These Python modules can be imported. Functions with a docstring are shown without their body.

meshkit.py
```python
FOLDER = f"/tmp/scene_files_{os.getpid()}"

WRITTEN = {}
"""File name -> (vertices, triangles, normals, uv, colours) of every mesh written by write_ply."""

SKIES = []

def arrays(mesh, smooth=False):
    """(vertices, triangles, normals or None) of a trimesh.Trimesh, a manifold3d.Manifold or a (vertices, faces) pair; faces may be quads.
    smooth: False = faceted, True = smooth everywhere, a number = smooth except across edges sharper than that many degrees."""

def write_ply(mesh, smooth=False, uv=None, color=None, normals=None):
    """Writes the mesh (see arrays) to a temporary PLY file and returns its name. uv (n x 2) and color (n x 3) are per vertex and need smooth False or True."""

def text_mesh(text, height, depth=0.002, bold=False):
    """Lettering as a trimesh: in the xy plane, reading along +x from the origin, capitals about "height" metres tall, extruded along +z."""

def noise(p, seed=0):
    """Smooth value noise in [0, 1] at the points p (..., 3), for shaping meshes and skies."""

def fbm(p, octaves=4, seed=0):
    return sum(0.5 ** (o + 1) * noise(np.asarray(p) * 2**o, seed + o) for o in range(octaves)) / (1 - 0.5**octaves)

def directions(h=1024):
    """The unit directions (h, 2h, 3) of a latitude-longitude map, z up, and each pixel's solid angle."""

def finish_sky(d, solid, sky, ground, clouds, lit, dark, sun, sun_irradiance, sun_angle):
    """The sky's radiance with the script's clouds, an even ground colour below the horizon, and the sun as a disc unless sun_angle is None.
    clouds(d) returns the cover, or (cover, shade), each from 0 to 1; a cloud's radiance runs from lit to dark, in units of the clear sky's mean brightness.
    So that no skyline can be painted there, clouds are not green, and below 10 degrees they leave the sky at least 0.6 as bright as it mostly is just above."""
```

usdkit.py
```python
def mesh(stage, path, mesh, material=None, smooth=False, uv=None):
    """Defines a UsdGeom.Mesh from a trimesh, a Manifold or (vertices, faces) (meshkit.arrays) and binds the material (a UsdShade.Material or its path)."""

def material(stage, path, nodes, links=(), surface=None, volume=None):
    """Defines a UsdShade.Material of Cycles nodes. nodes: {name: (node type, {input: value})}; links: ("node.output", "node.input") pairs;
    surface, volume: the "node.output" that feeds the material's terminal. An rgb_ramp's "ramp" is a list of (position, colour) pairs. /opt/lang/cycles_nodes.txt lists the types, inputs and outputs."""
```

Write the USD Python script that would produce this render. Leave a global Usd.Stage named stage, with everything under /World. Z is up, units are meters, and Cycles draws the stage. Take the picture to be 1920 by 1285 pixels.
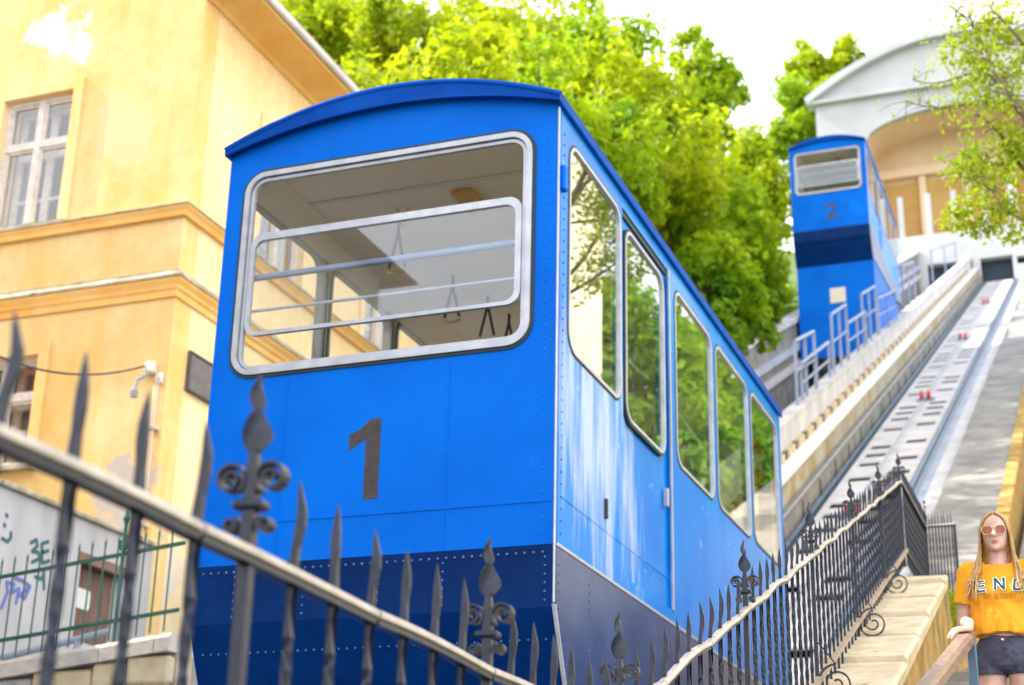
import math, random
import numpy as np, trimesh, manifold3d, usdkit, meshkit
from shapely.geometry import Polygon, box as sbox, LineString
from shapely import affinity
from scipy.spatial import cKDTree
from pxr import Usd, UsdGeom, UsdLux, UsdShade, Gf, Sdf

stage = Usd.Stage.CreateInMemory()
UsdGeom.SetStageUpAxis(stage, "Z")
UsdGeom.SetStageMetersPerUnit(stage, 1.0)
UsdGeom.Xform.Define(stage, "/World")
random.seed(7)
rng = np.random.default_rng(7)

# ------------------------------------------------------------------ camera, sky, sun, exposure
# world: x to the right across the track, y uphill along the track, z up; the camera's eye is the origin
YAW, PITCH, ROLL, FPX = 0.37066853, 0.36052918, 0.02225477, 2988.3
EXPOSURE = 1.62
cf = np.array([-math.sin(YAW) * math.cos(PITCH), math.cos(YAW) * math.cos(PITCH), math.sin(PITCH)])
cr0 = np.array([math.cos(YAW), math.sin(YAW), 0.0]); cu0 = np.cross(cr0, cf)
cr = math.cos(ROLL) * cr0 + math.sin(ROLL) * cu0
cu = -math.sin(ROLL) * cr0 + math.cos(ROLL) * cu0
cam = UsdGeom.Camera.Define(stage, "/World/camera")
cam.CreateHorizontalApertureAttr(36.0); cam.CreateVerticalApertureAttr(36.0 * 685 / 1024)
cam.CreateFocalLengthAttr(FPX * 36 / 1920.0)
cam.CreateFStopAttr(3.5); cam.CreateFocusDistanceAttr(6.0)
cam.CreateClippingRangeAttr(Gf.Vec2f(0.05, 5000))
cam.CreateExposureAttr(EXPOSURE)
UsdGeom.Xformable(cam).AddTransformOp().Set(Gf.Matrix4d(*cr, 0, *cu, 0, *(-cf), 0, 0, 0, 0, 1))

SUN_EL = math.radians(43); sx, sy = -0.99, -0.08
SUN = np.array([sx * math.cos(SUN_EL), sy * math.cos(SUN_EL), math.sin(SUN_EL)]); SUN /= np.linalg.norm(SUN)
dome = UsdLux.DomeLight.Define(stage, "/World/sky")
dome.GetPrim().SetCustomDataByKey("kind", "structure")
skym = usdkit.material(stage, "/World/Looks/sky", {
    "s": ("sky_texture", {"sky_type": "single_scattering", "sun_disc": False, "sun_elevation": SUN_EL, "sun_rotation": math.atan2(SUN[0], SUN[1]), "aerosol_density": 2.0}),
    "tc": ("texture_coordinate", {}),
    "n": ("noise_texture", {"scale": 2.2, "detail": 6.0, "roughness": 0.55}),
    "r": ("rgb_ramp", {"ramp": [(0.25, (0.35,) * 3), (0.6, (0.95,) * 3)]}),
    "m": ("mix_color", {"b": (8.0, 8.2, 8.6), "use_clamp": False}),
    "b": ("background_shader", {"strength": 0.11}),
}, [("tc.generated", "n.vector"), ("n.fac", "r.fac"), ("r.color", "m.fac"), ("s.color", "m.a"), ("m.result", "b.color")], surface="b.background")
UsdShade.MaterialBindingAPI.Apply(dome.GetPrim()).Bind(skym)
sun = UsdLux.DistantLight.Define(stage, "/World/sun")
sun.CreateNormalizeAttr(True); sun.CreateIntensityAttr(0.85); sun.CreateAngleAttr(0.6); sun.CreateColorAttr(Gf.Vec3f(1.0, 0.93, 0.82))
lx = np.cross([0, 0, 1], SUN); lx /= np.linalg.norm(lx); ly = np.cross(SUN, lx)
UsdGeom.Xformable(sun).AddTransformOp().Set(Gf.Matrix4d(*lx, 0, *ly, 0, *SUN, 0, 0, 0, 0, 1))

# ------------------------------------------------------------------ helpers
A = lambda *v: np.array(v, float)
def pix(px, py): return np.array([cr * (px - 960) - cu * (py - 642.5) + cf * FPX])[0]      # direction through a point of the photograph, used to measure the place
def onX(px, py, x): d = pix(px, py); return d * (x / d[0])
def onY(px, py, y): d = pix(px, py); return d * (y / d[1])

class MB:                                   # collects triangles, becomes ONE mesh
    def __init__(s): s.v, s.f, s.n = [], [], 0
    def add(s, v, f):
        v = np.asarray(v, float); f = np.asarray(f, int)
        if f.shape[1] == 4: f = np.vstack([f[:, [0, 1, 2]], f[:, [0, 2, 3]]])
        s.v.append(v); s.f.append(f + s.n); s.n += len(v); return s
    def m(s, tm): return s.add(tm.vertices, tm.faces)
    def get(s): return trimesh.Trimesh(np.vstack(s.v), np.vstack(s.f), process=False)

def cat(*ms):
    b = MB()
    for m in ms: b.m(m)
    return b.get()
def box(x0, x1, y0, y1, z0, z1, c=0.0):     # box, optionally with chamfered edges
    s = A(x1 - x0, y1 - y0, z1 - z0); o = A(x0 + x1, y0 + y1, z0 + z1) / 2
    if c <= 0:
        m = trimesh.creation.box(s)
    else:
        h = s / 2; pts = []
        for q in np.ndindex(2, 2, 2):
            g = A(*q) * 2 - 1
            for k in range(3):
                d = np.full(3, c); d[k] = 0; pts.append(g * (h - d))
        m = trimesh.convex.convex_hull(np.array(pts))
    m.apply_translation(o); return m
def loft(secs, cap=True):                   # sections: equal-length rings of points
    secs = [np.asarray(s, float) for s in secs]; k = len(secs[0]); b = MB(); n = len(secs)
    v = np.vstack(secs); i, j = np.meshgrid(np.arange(n - 1), np.arange(k), indexing="ij")
    q = np.stack([i * k + j, i * k + (j + 1) % k, (i + 1) * k + (j + 1) % k, (i + 1) * k + j], -1).reshape(-1, 4)
    b.add(v, q)
    if cap:
        for s, fl in ((secs[0], 1), (secs[-1], 0)):
            c = s.mean(0); f = np.array([[k, (a + 1) % k, a] if fl else [k, a, (a + 1) % k] for a in range(k)])
            b.add(np.vstack([s, c]), f)
    g_ = b.get()
    if cap and g_.volume < 0: g_.invert()
    return g_
def tube(pts, r, sides=8, cap=True):
    p = np.asarray(pts, float); t = np.gradient(p, axis=0); t /= np.linalg.norm(t, axis=1, keepdims=True) + 1e-12
    r = np.broadcast_to(r, (len(p),)); a = None; secs = []; ang = np.arange(sides) * 2 * np.pi / sides
    for q, d, rr in zip(p, t, r):
        if a is None: a = np.cross(d, [0, 0, 1.0] if abs(d[2]) < 0.9 else [1.0, 0, 0])
        a = a - d * (a @ d); a /= np.linalg.norm(a); bb = np.cross(d, a)
        secs.append(q + rr * (np.cos(ang)[:, None] * a + np.sin(ang)[:, None] * bb))
    return loft(secs, cap)
def prof(pts, u, w, poly):                  # sweep a fixed profile (in axes u, w) along points
    return loft([np.asarray(p)[None] + np.asarray(poly)[:, :1] * u + np.asarray(poly)[:, 1:] * w for p in pts])
def ext(poly, depth, o, ux, uy):            # extruded shapely polygon standing anywhere
    gs = [g for g in getattr(poly, "geoms", [poly]) if g.area > 1e-7]
    ux, uy, o = A(*ux), A(*uy), A(*o); w = np.cross(ux, uy); out = []
    for g in gs:
        m = trimesh.creation.extrude_polygon(g, depth, engine="earcut"); v = m.vertices
        out.append(trimesh.Trimesh(o + v[:, :1] * ux + v[:, 1:2] * uy + v[:, 2:] * w, m.faces, process=False))
    return cat(*out)
def rrect(x0, x1, y0, y1, r, q=6): return sbox(x0 + r, y0 + r, x1 - r, y1 - r).buffer(r, quad_segs=q)
def ring(outer, inner): return outer.difference(inner)
EX, EY, EZ = A(1, 0, 0), A(0, 1, 0), A(0, 0, 1)
FRONT = (EX, EZ)       # faces -y
RIGHT = (EY, EZ)       # faces +x
LEFT = (-EY, EZ)       # faces -x
BACK = (-EX, EZ)       # faces +y

names = {}
def numbered(parent, name):
    k = (parent, name); n = names.get(k, 0); names[k] = n + 1
    return name if n == 0 else f"{name}_{n:03d}"
def tag(prim, label=None, cat_=None, group=None, kind=None):
    for k, v in (("label", label), ("category", cat_), ("group", group), ("kind", kind)):
        if v: prim.SetCustomDataByKey(k, v)
class Thing:
    def __init__(s, name, base, label, cat_, group=None, kind=None):
        s.base = A(*base); s.path = "/World/" + numbered("/World", name)
        s.x = UsdGeom.Xform.Define(stage, s.path); s.x.AddTranslateOp().Set(Gf.Vec3d(*map(float, s.base)))
        tag(s.x.GetPrim(), label, cat_, group, kind)
    def part(s, name, mesh, m, parent=None, smooth=False, label=None, kind=None):
        pp = parent or s.path; path = pp + "/" + numbered(pp, name)
        mesh = trimesh.Trimesh(np.asarray(mesh.vertices) - s.base, mesh.faces, process=False)
        p = usdkit.mesh(stage, path, mesh, m, smooth)
        tag(p.GetPrim(), label, None, None, kind)
        return path
def single(name, mesh, m, label=None, cat_=None, group=None, kind=None, smooth=False):
    path = "/World/" + numbered("/World", name); mesh = trimesh.Trimesh(mesh.vertices, mesh.faces, process=False)
    p = usdkit.mesh(stage, path, mesh, m, smooth); tag(p.GetPrim(), label, cat_, group, kind); return path

# ------------------------------------------------------------------ materials
def mat(name, c1, c2=None, rough=0.6, scale=3.0, detail=5.0, lo=0.35, hi=0.65, bump=0.0, bscale=40.0, metallic=0.0, coat=0.0, stretch=(1, 1, 1), spec=0.5, c3=None, s3=9.0, t3=0.62, w3=0.05, bd=0.01, painted_reflection=None):
    c2 = c2 or tuple(min(1, x * 1.12) for x in c1)
    nodes = {"g": ("geometry", {}), "mp": ("mapping", {"scale": stretch}), "n": ("noise_texture", {"scale": scale, "detail": detail, "roughness": 0.6}),
             "r": ("rgb_ramp", {"ramp": [(lo, c1), (hi, c2)]}), "p": ("principled_bsdf", {"roughness": rough, "metallic": metallic, "coat_weight": coat, "coat_roughness": 0.12, "specular_ior_level": spec})}
    links = [("g.position", "mp.vector"), ("mp.vector", "n.vector"), ("n.fac", "r.fac")]
    col = "r.color"
    if c3:
        nodes["n3"] = ("noise_texture", {"scale": s3, "detail": 6.0, "roughness": 0.65})
        nodes["r3"] = ("rgb_ramp", {"ramp": [(t3, (0, 0, 0)), (t3 + w3, (1, 1, 1))]})
        nodes["m3"] = ("mix_color", {"b": c3})
        links += [("g.position", "n3.vector"), ("n3.fac", "r3.fac"), ("r3.color", "m3.fac"), (col, "m3.a")]; col = "m3.result"
    if painted_reflection:                                              # pale streaks round one spot, painting cloudy reflections into the colour
        pt, rad, cc = painted_reflection
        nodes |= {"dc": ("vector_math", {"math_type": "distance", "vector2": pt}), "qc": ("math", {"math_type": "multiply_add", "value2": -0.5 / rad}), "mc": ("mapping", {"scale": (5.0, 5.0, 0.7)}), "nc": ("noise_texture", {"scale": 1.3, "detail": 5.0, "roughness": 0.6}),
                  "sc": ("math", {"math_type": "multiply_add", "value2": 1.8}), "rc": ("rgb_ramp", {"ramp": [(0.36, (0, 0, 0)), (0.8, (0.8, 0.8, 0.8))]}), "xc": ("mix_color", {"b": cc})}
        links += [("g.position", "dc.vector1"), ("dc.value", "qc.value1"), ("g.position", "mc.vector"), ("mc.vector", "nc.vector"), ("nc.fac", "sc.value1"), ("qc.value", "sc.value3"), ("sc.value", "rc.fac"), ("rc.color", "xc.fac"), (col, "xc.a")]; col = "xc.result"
    if bump:
        nodes["nb"] = ("noise_texture", {"scale": bscale, "detail": 4.0}); nodes["b"] = ("bump", {"strength": bump, "distance": bd})
        links += [("g.position", "nb.vector"), ("nb.fac", "b.height"), ("b.normal", "p.normal")]
    links.append((col, "p.base_color"))
    return usdkit.material(stage, "/World/Looks/" + name, nodes, links, surface="p.BSDF")
def glass(name, r0=0.05, tint=(1, 1, 1), rough=0.0, pw=4.0):
    """Thin pane: clear, with a mirror part that grows towards grazing view, alike from both sides."""
    return usdkit.material(stage, "/World/Looks/" + name, {"f": ("layer_weight", {"blend": 0.5}), "e": ("math", {"math_type": "power", "value2": pw}), "k": ("math", {"math_type": "multiply_add", "value2": 1 - r0, "value3": r0}),
        "t": ("transparent_bsdf", {"color": tint}), "gl": ("glossy_bsdf", {"color": (1, 1, 1), "roughness": rough}), "m": ("mix_closure", {})},
        [("f.facing", "e.value1"), ("e.value", "k.value1"), ("k.value", "m.fac"), ("t.BSDF", "m.closure1"), ("gl.BSDF", "m.closure2")], surface="m.closure")
def leafmat(name, c1, c2, trans=0.5):
    return usdkit.material(stage, "/World/Looks/" + name, {
        "g": ("geometry", {}), "n": ("noise_texture", {"scale": 0.55, "detail": 3.0}), "a": ("math", {"math_type": "multiply_add", "value2": 0.45}),
        "r": ("rgb_ramp", {"ramp": [(0.3, c1), (0.85, c2)]}), "d": ("principled_bsdf", {"roughness": 0.55, "specular_ior_level": 0.25}), "t": ("translucent_bsdf", {}), "m": ("mix_closure", {"fac": trans})},
        [("g.position", "n.vector"), ("g.random_per_island", "a.value1"), ("n.fac", "a.value3"), ("a.value", "r.fac"), ("r.color", "d.base_color"), ("r.color", "t.color"), ("d.BSDF", "m.closure1"), ("t.BSDF", "m.closure2")], surface="m.closure")
M = {}
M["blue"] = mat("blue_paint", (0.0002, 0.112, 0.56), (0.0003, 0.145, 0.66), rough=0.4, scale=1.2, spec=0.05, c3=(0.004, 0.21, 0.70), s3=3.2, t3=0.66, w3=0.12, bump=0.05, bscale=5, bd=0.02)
M["blue_worn_reflect"] = mat("worn_blue_paint_reflections", (0.0003, 0.15, 0.56), (0.0006, 0.21, 0.66), rough=0.24, scale=2.2, coat=0.10, spec=0.1, stretch=(1, 1, 0.5), bump=0.16, bscale=2.2, painted_reflection=((-3.0, 9.35, 3.05), 0.95, (0.50, 0.58, 0.72)), c3=(0.22, 0.42, 0.72), s3=5.0, t3=0.64, w3=0.06, bd=0.02)  # pale streaks under the first window are painted reflections; the scuffs are wear
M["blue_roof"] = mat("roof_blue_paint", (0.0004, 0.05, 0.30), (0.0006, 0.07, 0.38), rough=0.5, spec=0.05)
M["navy"] = mat("navy_paint", (0.0004, 0.016, 0.09), (0.0008, 0.025, 0.125), rough=0.4, scale=2.5, spec=0.06, bump=0.05, bscale=5, bd=0.02, c3=(0.012, 0.07, 0.2), s3=6.0, t3=0.66, w3=0.12)
M["rivet_navy"] = mat("worn_navy_rivet", (0.03, 0.08, 0.2), (0.10, 0.17, 0.3), rough=0.4, scale=20)
M["skirt_reflect_grey"] = mat("scuffed_navy_reflection_grey", (0.010, 0.028, 0.095), (0.028, 0.058, 0.15), rough=0.3, scale=2.2, coat=0.16, bump=0.15, bscale=2.5, bd=0.02, c3=(0.08, 0.085, 0.13), s3=5, t3=0.63, w3=0.15)  # greyer than the navy skirt: reflections on its side painted into the colour
M["alu"] = mat("aluminium_trim", (0.36, 0.37, 0.41), (0.47, 0.48, 0.52), rough=0.34, scale=8, metallic=0.3)
M["rubber"] = mat("black_rubber", (0.012, 0.025, 0.028), rough=0.6)
M["charcoal"] = mat("charcoal_paint", (0.025, 0.02, 0.02), (0.05, 0.04, 0.038), rough=0.6, scale=18, c3=(0.02, 0.12, 0.4), s3=30, t3=0.68)
M["grey_post"] = mat("grey_painted_steel", (0.22, 0.23, 0.23), (0.3, 0.31, 0.31), rough=0.45)
M["ceiling"] = mat("beige_ceiling_panel", (0.80, 0.65, 0.52), (0.85, 0.72, 0.60), rough=0.5, scale=1.5)
M["cream"] = mat("cream_panel", (0.62, 0.58, 0.48), rough=0.5)
M["lampglass"] = mat("amber_lamp_cover", (0.55, 0.27, 0.05), (0.66, 0.36, 0.1), rough=0.3)
M["leather"] = mat("dark_strap_leather", (0.03, 0.022, 0.015), rough=0.6)
M["brass"] = mat("worn_brass", (0.55, 0.42, 0.18), rough=0.35, metallic=0.7)
M["wood"] = mat("brown_wood", (0.15, 0.08, 0.05), (0.25, 0.15, 0.10), rough=0.5, scale=6, stretch=(6, 1, 6), bump=0.15)
M["red"] = mat("red_enamel", (0.42, 0.025, 0.02), (0.5, 0.04, 0.03), rough=0.35)
M["white"] = mat("white_paint", (0.64, 0.64, 0.63), (0.72, 0.72, 0.71), rough=0.55, scale=2)
M["station_white"] = mat("white_render", (0.46, 0.46, 0.46), (0.54, 0.54, 0.54), rough=0.85, scale=0.6)
M["vault"] = mat("tan_render", (0.80, 0.58, 0.36), (0.84, 0.66, 0.45), rough=0.85, scale=0.5)
M["vault_panel"] = mat("ochre_panel", (0.5, 0.29, 0.08), (0.58, 0.36, 0.12), rough=0.8, scale=0.7)
M["dark"] = mat("dark_opening", (0.012, 0.03, 0.045), rough=0.7)
M["iron"] = mat("dark_wrought_iron", (0.006, 0.008, 0.018), (0.018, 0.02, 0.034), rough=0.32, spec=0.45, scale=30, metallic=0.1, bump=0.25, bscale=90, bd=0.004, c3=(0.16, 0.10, 0.06), s3=60, t3=0.68)
M["rail"] = mat("worn_handrail_paint", (0.36, 0.31, 0.26), (0.52, 0.46, 0.39), rough=0.38, scale=14, metallic=0.2, bump=0.2, bscale=50, c3=(0.16, 0.12, 0.10), s3=26, t3=0.64, bd=0.004)
M["rail_dark"] = mat("rusty_bottom_rail", (0.28, 0.19, 0.13), (0.4, 0.3, 0.22), rough=0.6, scale=20)
M["coping"] = mat("sandstone_coping", (0.50, 0.39, 0.24), (0.68, 0.56, 0.38), rough=0.9, scale=5, bump=0.5, bscale=35, c3=(0.25, 0.2, 0.12), s3=7, t3=0.62, w3=0.1)
M["mossy"] = mat("mossy_yellow_wall", (0.24, 0.135, 0.025), (0.46, 0.29, 0.085), rough=0.95, scale=3.5, bump=0.7, bscale=18, c3=(0.085, 0.13, 0.01), s3=3.2, t3=0.54, w3=0.1, bd=0.02)
M["conc"] = mat("stained_concrete", (0.15, 0.145, 0.14), (0.27, 0.26, 0.25), rough=0.9, scale=1.6, bump=0.3, bscale=20, c3=(0.10, 0.096, 0.088), s3=2.2, t3=0.6, w3=0.15)
M["conc_blue"] = mat("grey_blue_concrete", (0.30, 0.34, 0.42), (0.40, 0.44, 0.52), rough=0.85, scale=1.2, bump=0.2)
M["conc_pale"] = mat("pale_concrete", (0.40, 0.39, 0.40), (0.54, 0.52, 0.53), rough=0.9, scale=1.4, bump=0.2)
M["wall_yellow"] = mat("lichen_stained_concrete", (0.30, 0.27, 0.21), (0.44, 0.40, 0.33), rough=0.95, scale=1.2, stretch=(1, 1, 0.3), c3=(0.33, 0.22, 0.035), s3=1.4, t3=0.5, w3=0.12, bump=0.3)
M["steel"] = mat("dark_steel_rail", (0.07, 0.12, 0.18), (0.14, 0.2, 0.27), rough=0.4, metallic=0.5)
M["pit"] = mat("dark_gap", (0.008, 0.035, 0.04), rough=0.8)
M["railing"] = mat("grey_blue_railing", (0.20, 0.25, 0.38), (0.27, 0.32, 0.45), rough=0.5)
M["grass"] = mat("hill_grass", (0.05, 0.10, 0.015), (0.10, 0.16, 0.03), rough=0.95, scale=1.0)
M["asphalt"] = mat("asphalt", (0.05, 0.05, 0.052), (0.075, 0.075, 0.078), rough=0.9, scale=6, bump=0.4)
M["paving"] = mat("stone_steps", (0.22, 0.2, 0.17), (0.32, 0.29, 0.25), rough=0.9, scale=4, bump=0.3)
M["green_iron"] = mat("green_iron_paint", (0.004, 0.06, 0.042), (0.006, 0.085, 0.058), rough=0.4)
M["graffiti_wall"] = mat("stained_grey_render", (0.36, 0.355, 0.37), (0.5, 0.49, 0.51), rough=0.95, scale=1.6, stretch=(1, 1, 0.25), c3=(0.3, 0.28, 0.26), s3=1.5, t3=0.6, w3=0.15, bump=0.3)
M["ink_teal"] = mat("teal_spray_paint", (0.02, 0.09, 0.10), rough=0.7)
M["ink_blue"] = mat("blue_spray_paint", (0.10, 0.12, 0.36), rough=0.7)
M["door_brown"] = mat("old_brown_door", (0.12, 0.075, 0.06), (0.2, 0.12, 0.09), rough=0.7, scale=8, stretch=(3, 3, 0.5), c3=(0.42, 0.38, 0.34), s3=4, t3=0.64)
M["stone"] = mat("grey_stone", (0.34, 0.32, 0.3), (0.52, 0.48, 0.42), rough=0.95, scale=5, bump=0.6, bscale=24)
M["stone_warm"] = mat("warm_stone", (0.5, 0.4, 0.24), (0.62, 0.52, 0.34), rough=0.95, scale=5, bump=0.6, bscale=24)
M["stone_cap"] = mat("coping_stone", (0.42, 0.37, 0.32), (0.6, 0.52, 0.44), rough=0.95, scale=7, bump=0.6, bscale=30)
M["win_frame"] = mat("weathered_white_window", (0.58, 0.52, 0.46), (0.72, 0.66, 0.6), rough=0.7, scale=9, c3=(0.36, 0.3, 0.25), s3=14, t3=0.62)
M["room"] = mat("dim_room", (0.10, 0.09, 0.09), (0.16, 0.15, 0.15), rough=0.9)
M["curtain"] = mat("net_curtain", (0.2, 0.22, 0.26), (0.3, 0.32, 0.36), rough=0.9, scale=6, stretch=(6, 6, 0.3))
M["plaque"] = mat("dark_stone_plaque", (0.10, 0.085, 0.085), (0.15, 0.13, 0.13), rough=0.5, scale=8)
M["roof_tile"] = mat("red_roof_tiles", (0.28, 0.1, 0.055), (0.38, 0.16, 0.09), rough=0.85, scale=4)
M["zinc"] = mat("zinc_gutter", (0.42, 0.40, 0.38), (0.54, 0.52, 0.5), rough=0.45, metallic=0.4)
M["bark"] = mat("bark", (0.07, 0.055, 0.04), (0.14, 0.11, 0.08), rough=0.95, scale=8, stretch=(3, 3, 0.6), bump=0.6)
M["bark_pale"] = mat("pale_bark", (0.09, 0.07, 0.04), (0.16, 0.13, 0.08), rough=0.9, scale=10)
M["leaf_bright"] = leafmat("bright_leaf", (0.24, 0.36, 0.006), (0.62, 0.66, 0.012), 0.55)
M["leaf_mid"] = leafmat("mid_leaf", (0.18, 0.35, 0.008), (0.54, 0.64, 0.012))
M["leaf_dark"] = leafmat("dark_leaf", (0.09, 0.24, 0.012), (0.32, 0.48, 0.016))
M["leaf_yellow"] = leafmat("young_leaf", (0.26, 0.36, 0.012), (0.54, 0.60, 0.03))
M["pane"] = glass("window_pane", 0.07)
M["pane_side"] = glass("side_pane", 0.09, (0.92, 0.94, 0.84), pw=3.0)
M["pane_sash"] = glass("sash_pane", 0.07, (0.94, 0.96, 0.98))
M["skin"] = usdkit.material(stage, "/World/Looks/skin", {"g": ("geometry", {}), "n": ("noise_texture", {"scale": 14.0}), "r": ("rgb_ramp", {"ramp": [(0.3, (0.50, 0.29, 0.22)), (0.7, (0.60, 0.37, 0.29))]}),
    "p": ("principled_bsdf", {"roughness": 0.5, "subsurface_weight": 0.15, "subsurface_radius": (1, 0.3, 0.15), "subsurface_scale": 0.008})}, [("g.position", "n.vector"), ("n.fac", "r.fac"), ("r.color", "p.base_color")], surface="p.BSDF")
M["lips"] = mat("lips", (0.52, 0.16, 0.14), rough=0.4)
M["hair"] = mat("blonde_hair", (0.30, 0.15, 0.05), (0.56, 0.34, 0.13), rough=0.45, scale=26, stretch=(5, 5, 0.25), bump=0.5, bscale=40)
M["shirt"] = mat("yellow_cotton", (0.74, 0.30, 0.008), (0.80, 0.36, 0.012), rough=0.9, scale=6, bump=0.25, bscale=14, bd=0.02)
M["denim"] = mat("navy_denim", (0.035, 0.035, 0.06), (0.06, 0.06, 0.095), rough=0.9, scale=40, bump=0.3, bscale=60)
M["lens"] = mat("rosy_brown_lens", (0.24, 0.07, 0.04), (0.36, 0.13, 0.07), rough=0.35, scale=20, spec=0.2)
M["gold"] = mat("thin_gold_frame", (0.5, 0.36, 0.2), rough=0.3, metallic=0.7)
M["print_teal"] = mat("dark_teal_print", (0.01, 0.06, 0.075), rough=0.8)
M["print_white"] = mat("white_print", (0.78, 0.78, 0.74), rough=0.8)
M["print_brown"] = mat("brown_print", (0.34, 0.16, 0.015), rough=0.8)
M["shoe"] = mat("white_canvas_shoe", (0.6, 0.6, 0.58), rough=0.8)
M["right_wall"] = mat("sunny_cream_facade", (0.70, 0.62, 0.46), (0.82, 0.75, 0.6), rough=0.9, scale=0.8, c3=(0.5, 0.42, 0.3), s3=0.5, t3=0.6, w3=0.1)
M["far_wall"] = mat("pale_facade", (0.6, 0.52, 0.4), (0.7, 0.62, 0.5), rough=0.9, scale=0.6)

def stucco(name, ca, cb, white, spots, pale=0.5):
    """Old plaster: cloudy tone, rain streaks, and bare white or grey patches of their own shape round the given spots."""
    n = {"g": ("geometry", {}), "n1": ("noise_texture", {"scale": 0.9, "detail": 6.0, "roughness": 0.6}), "r1": ("rgb_ramp", {"ramp": [(0.32, ca), (0.68, cb)]}),
         "mp": ("mapping", {"scale": (2.4, 2.4, 0.25)}), "n2": ("noise_texture", {"scale": 1.5, "detail": 4.0}), "r2": ("rgb_ramp", {"ramp": [(0.42, (0, 0, 0)), (0.75, (0.42, 0.42, 0.42))]}), "n6": ("noise_texture", {"scale": 5.5, "detail": 8.0, "roughness": 0.7}), "r6": ("rgb_ramp", {"ramp": [(0.30, (0.88, 0.87, 0.85)), (0.6, (1, 1, 1))]}), "m6": ("mix_color", {"blend_type": "multiply", "fac": 1.0}),
         "m2": ("mix_color", {"b": tuple(min(1, x * y) for x, y in zip(ca, (1.05, 0.82, 0.5)))}),
         "nb": ("noise_texture", {"scale": 30.0, "detail": 4.0}), "bp": ("bump", {"strength": 0.25, "distance": 0.02}), "p": ("principled_bsdf", {"roughness": 0.95, "specular_ior_level": 0.2})}
    l = [("g.position", "n1.vector"), ("n1.fac", "r1.fac"), ("g.position", "mp.vector"), ("mp.vector", "n2.vector"), ("n2.fac", "r2.fac"), ("r2.color", "m2.fac"), ("r1.color", "m2.a"), ("g.position", "nb.vector"), ("nb.fac", "bp.height"), ("bp.normal", "p.normal")]
    l += [("g.position", "n6.vector"), ("n6.fac", "r6.fac"), ("m2.result", "m6.a"), ("r6.color", "m6.b")]; col = "m6.result"
    n["n5"] = ("noise_texture", {"scale": 2.1, "detail": 7.0, "roughness": 0.68}); l.append(("g.position", "n5.vector"))
    for i, (pt, rad, colr) in enumerate(spots):
        n[f"d{i}"] = ("vector_math", {"math_type": "distance", "vector2": tuple(map(float, pt))}); n[f"q{i}"] = ("math", {"math_type": "multiply_add", "value2": -0.55 / rad, "value3": 0.0})
        n[f"s{i}"] = ("math", {"math_type": "multiply_add", "value2": 2.0}); n[f"rr{i}"] = ("rgb_ramp", {"ramp": [(0.58, (0, 0, 0)), (0.70, (1, 1, 1))]}); n[f"mm{i}"] = ("mix_color", {"b": colr})
        l += [("g.position", f"d{i}.vector1"), (f"d{i}.value", f"q{i}.value1"), (f"q{i}.value", f"s{i}.value3"), ("n5.fac", f"s{i}.value1"), (f"s{i}.value", f"rr{i}.fac"), (f"rr{i}.color", f"mm{i}.fac"), (col, f"mm{i}.a")]
        col = f"mm{i}.result"
    l.append((col, "p.base_color"))
    return usdkit.material(stage, "/World/Looks/" + name, n, l, surface="p.BSDF")
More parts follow.
